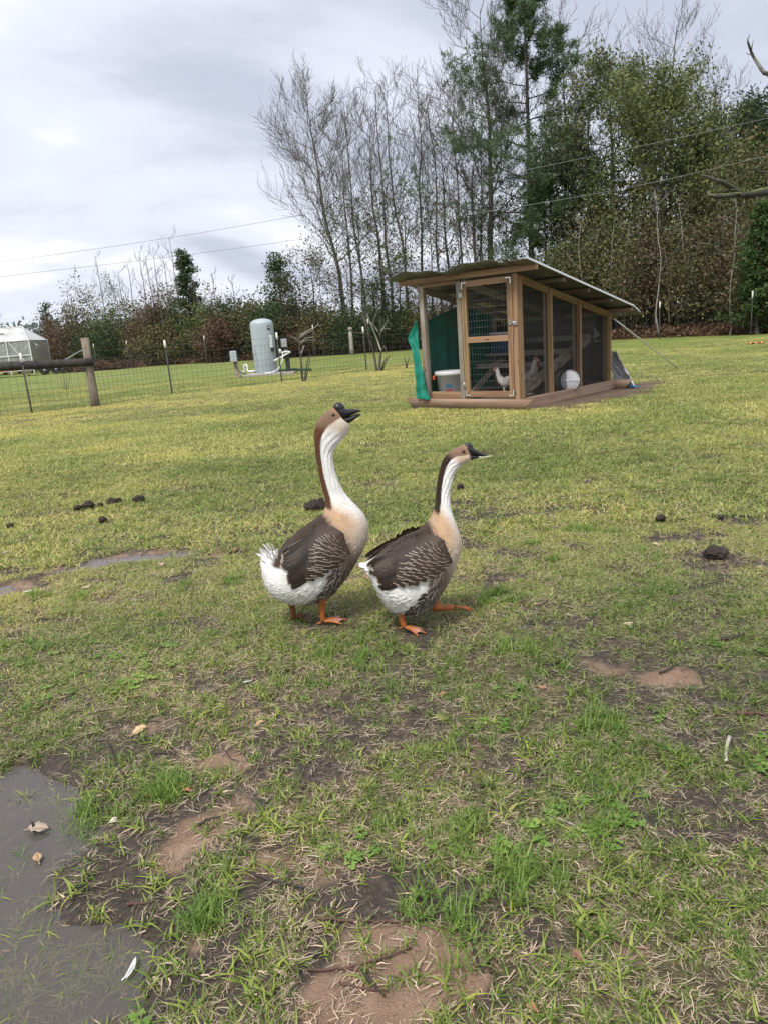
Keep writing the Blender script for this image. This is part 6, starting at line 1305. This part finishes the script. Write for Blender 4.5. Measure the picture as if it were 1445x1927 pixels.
# ---- overhead wires between poles out of sight
M_cable = simple('overhead_cable', (.22, .22, .23), .6, .1, 5, bstr=0)
def cable(pts_, label, Y0, Y1):
    xs = [p[0] for p in pts_]; P = np.array([at(px, py, Y0 + (Y1 - Y0) * (px - xs[0]) / (xs[-1] - xs[0])) for px, py in pts_]); V, F = sweep(curve_pts(P, 60), np.linspace(.011, .006, 60), 5); return tag(obj('overhead_wire', mesh_np('overhead_wire', V, F, M_cable, True)), label, 'wire', 'overhead wires')
W_a = cable([(-420, 545), (0, 493), (290, 452), (575, 403), (1100, 297), (1445, 222), (1800, 140)], 'upper of two overhead wires crossing in front of the trees', 46, 25)
W_b = cable([(-420, 573), (0, 521), (290, 487), (575, 449), (1100, 368), (1445, 293), (1800, 212)], 'lower of two overhead wires crossing in front of the trees', 46, 25)
for px, py, Y, lab in ((-420, 545, 46, 'timber utility pole carrying the wires beyond the greenhouse side'), (1800, 140, 25, 'timber utility pole carrying the wires beyond the coop side')):
    p = at(px, py, Y); t = thing('utility_pole', lab, 'pole', (p[0], p[1], 0), 0, 'utility poles'); V, F = sweep([(0, .12, z) for z in (-.1, 3, p[2] * .6, p[2] + .5)], [.16, .15, .13, .11], 10); obj('shaft', mesh_np('shaft', V, F, B_grey, True), t); q = at(px, py + (28 if px < 0 else 72), Y)
    obj('bracket', box_mesh(.1, .3, .1, M_galv, .01), t, (0, .05, p[2])); obj('bracket', box_mesh(.1, .3, .1, M_galv, .01), t, (q[0] - p[0], .05, q[2]))

# ---- tree just out of frame whose mossy limb reaches in
YB = 9.0; zq = lambda x, y: (1300 + x / 5.667, 60 + y / 5.667)
tb2 = at(1790, 700, YB); lt = thing('bare_tree', 'near bare tree reaching a mossy crooked limb over the yard', 'tree', (tb2[0], tb2[1], 0)); o3 = np.array([tb2[0], tb2[1], 0])
V, F = sweep(curve_pts([(0, 0, -.1), (.03, 0, 1.5), (-.05, .05, 3.2), (.05, .1, 5.5), (0, .1, 8)], 24), np.linspace(.22, .07, 24), 12); obj('trunk', mesh_np('trunk', V, F, B_moss, True), lt)
mMo, nt, bs = new_mat('moss_on_bark'); v = coords(nt, 'Object'); n1 = noise(nt, 9, 5, v); n2 = noise(nt, 60, 4, v); ge = nt.nodes.new('ShaderNodeNewGeometry'); sx = nt.nodes.new('ShaderNodeSeparateXYZ'); lnk(nt, ge.outputs['Normal'], sx.inputs[0])
ad = nt.nodes.new('ShaderNodeMath'); ad.operation = 'MULTIPLY_ADD'; ad.inputs[1].default_value = .35; lnk(nt, sx.outputs[2], ad.inputs[0]); lnk(nt, n1.outputs[0], ad.inputs[2])
lnk(nt, mixc(nt, ramp(nt, ad.outputs[0], (.62, (0, 0, 0)), (.85, (1, 1, 1))).outputs[0], ramp(nt, n2.outputs[0], (.3, (.02, .017, .015)), (.7, (.085, .078, .068))).outputs[0], (.10, .13, .03)), bs.inputs['Base Color']); bs.inputs['Roughness'].default_value = .9; bump(nt, n2.outputs[0], bs, .7, .01)
def limb(name, zp, r0, r1, mat=mMo, extra=None, jit=.0):
    P = [at(*zq(*p), YB + .12 * math.sin(i * 1.7 + len(zp))) - o3 for i, p in enumerate(zp)]
    if extra is not None: P = [np.array(q) for q in extra] + P
    V, F = sweep(curve_pts(P, len(P) * 6), np.linspace(r0, r1, len(P) * 6), 9); return obj(name, mesh_np(name, V, F, mat, True), lt)
h1 = (at(*zq(822, 1698), YB) - o3)
limb('limb', [(1200, 1640), (822, 1700), (700, 1715), (600, 1742), (500, 1735), (380, 1748), (215, 1750), (175, 1712)], .058, .017, extra=[(0, .02, h1[2] - .1)])
limb('limb', [(560, 1740), (520, 1715), (400, 1640), (300, 1590), (220, 1560), (108, 1528)], .034, .014); limb('twig', [(330, 1600), (440, 1565), (500, 1530), (575, 1480), (620, 1440)], .009, .004); limb('twig', [(305, 1588), (318, 1540), (335, 1480)], .011, .004); limb('twig', [(290, 1612), (240, 1655), (205, 1680), (192, 1715)], .010, .005); limb('twig', [(210, 1750), (280, 1715), (370, 1688), (470, 1685), (560, 1705)], .012, .006)
limb('twig', [(240, 1480), (300, 1450), (400, 1370), (470, 1320)], .006, .003); limb('twig', [(300, 1590), (262, 1535), (240, 1480)], .008, .005); limb('limb', [(860, 1500), (780, 1400), (700, 1330)], .016, .005, extra=[(0, .05, h1[2] + .15)])
h2 = at(*zq(822, 448), YB) - o3
limb('limb', [(1100, 520), (822, 448), (770, 430), (700, 325), (652, 245), (610, 130), (602, 80), (622, 35)], .030, .005, B_moss, extra=[(0, .08, h2[2] - .3)]); limb('twig', [(640, 205), (648, 140), (662, 90)], .007, .003, B_moss); limb('twig', [(655, 248), (620, 240), (588, 226)], .007, .003, B_moss); limb('twig', [(655, 248), (664, 225)], .006, .003, B_moss)

# ================================================================== SMALL THINGS ON THE GROUND
def gz(x, y): return float(ground_z(np.array([x]), np.array([y]))[0])
M_clod = simple('dark_earth', (.035, .024, .017), .95, .5, 30, bstr=.8, bscale=60)
def clod(px, py, w, label, seed, fl=.6):
    r = np.random.default_rng(seed); g = gp(px, py); V, F = lathe([(1e-4 if a in (-90, 90) else math.cos(math.radians(a)), math.sin(math.radians(a))) for a in np.linspace(-90, 90, 15)], 22)
    n = 1 + 1.3 * (fbm(V[:, 0] * 1.3 + seed, V[:, 1] * 1.3 + V[:, 2] * 2.1, .5, seed, 3) - .5) + .5 * (fbm(V[:, 0] * 5 + seed, V[:, 1] * 5 + V[:, 2] * 4, .5, seed + 3, 2) - .5); V = V * n[:, None] * np.array([w, w * r.uniform(.6, .9), w * fl]) * 1.1
    return tag(obj('dirt_clod', mesh_np('dirt_clod', V, F, M_clod, True), None, (g[0], g[1], gz(g[0], g[1]) + w * fl * .35 + .022), (0, 0, r.uniform(0, 6))), label, 'dirt clod', 'dark clods on the grass')
for i, (px, py, w, lab) in enumerate(((168, 958, .055, 'largest dark dirt clod in a broken row on the grass'), (148, 961, .03, 'small dark clod at the end of the broken row'), (190, 955, .03, 'dark clod in the middle of the broken row'), (210, 950, .045, 'long dark clod in the broken row'), (222, 947, .03, 'small clod beside the long one in the broken row'), (262, 945, .045, 'dark clod lying apart past the end of the broken row'), (195, 985, .038, 'round dark clod in front of the broken row'), (866, 921, .036, "dark clod beside the shorter goose's neck"), (1242, 984, .030, 'small dark clod alone in the short grass'), (600, 958, .075, "dark lump behind the taller goose's neck"), (588, 962, .05, "second dark lump behind the taller goose's neck"), (1345, 1050, .05, 'flattish dark clod in a muddy spot'), (20, 996, .03, 'small greyish clod beyond the pale water streak'), (1355, 980, .02, 'tiny dark clod near the muddy spot'))): clod(px, py, w, lab, 500 + i)
def leaf_obj(px, py, L, col, label, seed, rz=None, wet_=False):
    r = np.random.default_rng(seed); g = gp(px, py); n = 8; V = []; 
    for i in range(n + 1):
        u = i / n; w = .33 * math.sin(math.pi * min(1, u * .95 + .03)) ** .7 * (1 + .22 * math.sin(i * 2.4 + seed)); cz = .10 * math.sin(u * 3.0 + seed) * .6
        for q in (-1, -.5, 0, .5, 1): V.append(((u - .5) * L, q * w * L, L * (cz * .5 + .12 * q * q * (1 + .5 * math.sin(seed + u * 5))) + .002))
    F = [(i * 5 + j, i * 5 + j + 1, (i + 1) * 5 + j + 1, (i + 1) * 5 + j) for i in range(n) for j in range(4)]
    z = max(gz(g[0], g[1]), WATER_Z) + .006
    o = obj('fallen_leaf', None, None, (g[0], g[1], z), (r.normal(0, .12), r.normal(0, .12), r.uniform(0, 6.28) if rz is None else rz)); m_ = simple('leaf_brown_%d' % seed, col, .6, .3, 25)
    me = mesh_np('blade', np.array(V), np.array(F), m_, True); b_ = obj('blade', me, o); so = b_.modifiers.new('t', 'SOLIDIFY'); so.thickness = .0012
    Vs, Fs = sweep([(-.5 * L - .25 * L, 0, .004), (-.5 * L, 0, .004), (0, 0, .006 + .02 * L), (.4 * L, 0, .004)], [.0016, .0016, .0012, .0006], 5); obj('stalk', mesh_np('stalk', Vs, Fs, m_, True), o)
    return tag(o, label, 'leaf', 'fallen leaves')
for i, (px, py, L, c, lab) in enumerate(((265, 1382, .055, (.50, .36, .20), 'pale tan fallen leaf on a sandy patch'), (352, 1494, .028, (.42, .13, .06), 'small orange-red fallen leaf on sand'), (72, 1555, .06, (.36, .28, .21), 'tan leaf lying in the muddy puddle'), (70, 1608, .035, (.42, .28, .16), 'upright tan leaf standing in the puddle'), (208, 1370, .0, None, ''), (255, 1320, .035, (.34, .20, .12), 'curled brown leaf near the sandy patch'), (445, 1040, .05, (.30, .13, .07), 'reddish leaf at the end of the pale water streak'), (305, 1067, .05, (.38, .24, .18), 'pinkish brown leaf in front of the pale water streak'), (490, 1365, .03, (.45, .30, .17), 'small tan leaf in the trampled grass'), (1235, 1028, .04, (.48, .38, .22), 'pale yellow leaf beside the small clod'), (1020, 1302, .03, (.36, .2, .12), 'small brown leaf by the bare patch'), (1180, 1178, .035, (.55, .44, .30), 'pale leaf upside down in the grass'), (833, 1312, .03, (.42, .22, .12), 'orange brown leaf in front of the geese'), (1085, 1800, .03, (.24, .12, .08), 'dark red leaf scrap in the near grass'), (215, 1540, .025, (.6, .54, .45), 'cream leaf scrap at the puddle edge'), (12, 1045, .06, (.45, .36, .28), 'pale leaf beyond the puddle'), (165, 1110, .05, (.46, .38, .24), 'straw-coloured leaf in front of the clods'), (1000, 1905, .03, (.34, .17, .09), 'orange leaf scrap in the nearest grass'))):
    if L: leaf_obj(px, py, L, c, lab, 520 + i)
def stick(pts_, r0, mat, label, forks=(), name='stick', lift=.006):
    P = np.array([gp(*p) for p in pts_]); P[:, 2] = [max(gz(a, b), WATER_Z) + r0 + lift for a, b in P[:, :2]]; o = P[0].copy(); t = thing(name, label, 'stick', o, 0, 'sticks and twigs on the ground'); n = len(P) * 5
    V, F = sweep(curve_pts(P - o, n) + np.random.default_rng(int(pts_[0][0])).normal(0, r0 * .25, (n, 3)), np.linspace(r0, r0 * .55, n), 7); obj('shaft', mesh_np('shaft', V, F, mat, True), t)
    for fk in forks:
        Q = np.array([gp(*p) for p in fk]); Q[:, 2] = [max(gz(a, b), WATER_Z) + r0 * .7 + lift for a, b in Q[:, :2]]; V, F = sweep(curve_pts(Q - o, len(Q) * 4), np.linspace(r0 * .6, r0 * .35, len(Q) * 4), 6); obj('side_twig', mesh_np('side_twig', V, F, mat, True), t)
M_rtwig = simple('reddish_twig', (.085, .04, .03), .7, .35, 40); M_dtwig = simple('dark_twig', (.035, .026, .022), .7, .35, 40); M_ptwig = simple('pale_twig', (.40, .35, .30), .8, .3, 60, bstr=.6)
stick([(1372, 1392), (1366, 1415), (1364, 1438)], .0065, M_ptwig, 'short pale lichen-covered stick in the grass')
stick([(1357, 1206), (1380, 1204), (1400, 1199)], .008, M_dtwig, 'dark brown stick half hidden in grass near the mud'); stick([(1385, 1350), (1415, 1349), (1455, 1352)], .008, M_rtwig, 'mottled brown stick running out of the frame')
stick([(578, 1838), (650, 1832), (720, 1815), (775, 1797)], .0035, M_rtwig, 'long reddish twig lying over the sandy patch', [[(650, 1832), (690, 1840), (720, 1850)]]); stick([(600, 1735), (665, 1740), (720, 1742), (800, 1744)], .0035, M_rtwig, 'straight thin twig across the top of the sandy patch'); stick([(470, 1648), (520, 1665), (575, 1680)], .004, M_dtwig, 'dark forked twig in the trampled soil', [[(535, 1668), (548, 1650), (556, 1640)], [(520, 1662), (540, 1690)]])
stick([(640, 1862), (680, 1872), (730, 1880)], .003, M_rtwig, 'thin twig near the foot of the sandy patch'); stick([(680, 1840), (700, 1862), (725, 1890)], .004, M_dtwig, 'crossing dark twig on the sandy patch'); stick([(885, 1770), (895, 1810), (908, 1840)], .004, M_dtwig, 'dark twig on the smaller sandy patch'); stick([(375, 1562), (395, 1550), (418, 1545)], .004, M_dtwig, 'short dark twig on the bare sand by the lush tuft')
stick([(205, 1405), (220, 1440), (238, 1472)], .003, M_dtwig, 'thin dark twig upright in trampled grass'); stick([(238, 1700), (262, 1702), (284, 1706)], .004, M_rtwig, 'reddish twig lying in the mud'); stick([(1040, 1540), (1080, 1560), (1110, 1585)], .0025, M_ptwig, 'thin pale straw stalk in the near grass'); stick([(425, 1418), (435, 1432), (448, 1436)], .003, M_rtwig, 'tiny red twig on the sand'); stick([(285, 1420), (310, 1420), (330, 1424)], .0035, M_dtwig, 'dark twig above the sandy patch'); stick([(1030, 1258), (1050, 1250), (1068, 1240)], .005, M_dtwig, 'short dark stick on the bare patch'); stick([(1240, 1268), (1255, 1264), (1268, 1258)], .005, M_dtwig, 'dark stick lying on the far bare patch')
pp = gp(62, 1552); V, F = sweep([(0, 0, -.02), (0, 0, .0), (.002, 0, .02), (-.002, 0, .03)], [.004, .004, .0035, .003], 6); tag(obj('stick', mesh_np('stick', V, F, M_dtwig, True), None, (pp[0], pp[1], WATER_Z)), 'stub of a twig sticking up out of the puddle', 'stick', 'sticks and twigs on the ground')
# white feather by the puddle and another scrap
def ffeather(px, py, L, label, seed):
    g = gp(px, py); t = thing('feather', label, 'feather', (g[0], g[1], max(gz(g[0], g[1]), WATER_Z) + .012), math.radians(62 if seed == 1 else 15)); V1, F1, C1 = feather_mesh(np.zeros(3), np.array([1.0, 0, 0]), np.array([0, 1.0, 0]), np.array([0, 0, 1.0]), L, L * .14, .006, C_(.52, .52, .51), C_(.60, .60, .59), 1, nx=6, curl=.3 if seed == 1 else -.2); m_ = mesh_np('vane', V1, F1, mF, True); set_col(m_, 'pl', C1); obj('vane', m_, t)
    V, F = sweep([(-.2 * L, 0, .001), (0, 0, .001), (.6 * L, .05 * L, .006)], [.0012, .0012, .0006], 5); obj('quill', mesh_np('quill', V, F, M_white, True), t)
ffeather(235, 1835, .046, 'white curved feather at the muddy puddle edge', 1); ffeather(462, 1293, .03, 'tiny white feather in front of the taller goose', 2); ffeather(48, 1120, .05, 'white feather scrap beyond the puddle', 3)
# things at the far edge by the wood: a rusty post and an orange rag
g = gp(1450, 652); t = thing('rusty_post', 'rust-red post standing at the edge of the yard', 'post', (g[0], g[1], 0)); obj('stem', box_mesh(.16, .14, 1.1, M_redp, .02), t, (0, 0, .5)); obj('cap', box_mesh(.19, .17, .05, M_redp, .01), t, (0, 0, 1.07))
g = gp(1428, 648); gr = [[(.5 * i / 9 - .3, .25 * j / 6, .02 + .06 * abs(math.sin(i * .9 + j * .7))) for j in range(7)] for i in range(10)]; o = cloth('rag', gr, simple('orange_cloth', (.55, .23, .09), .8, .2, 10)); o.location = (g[0], g[1], 0); tag(o, 'crumpled orange rag lying beside the rust-red post', 'rag')
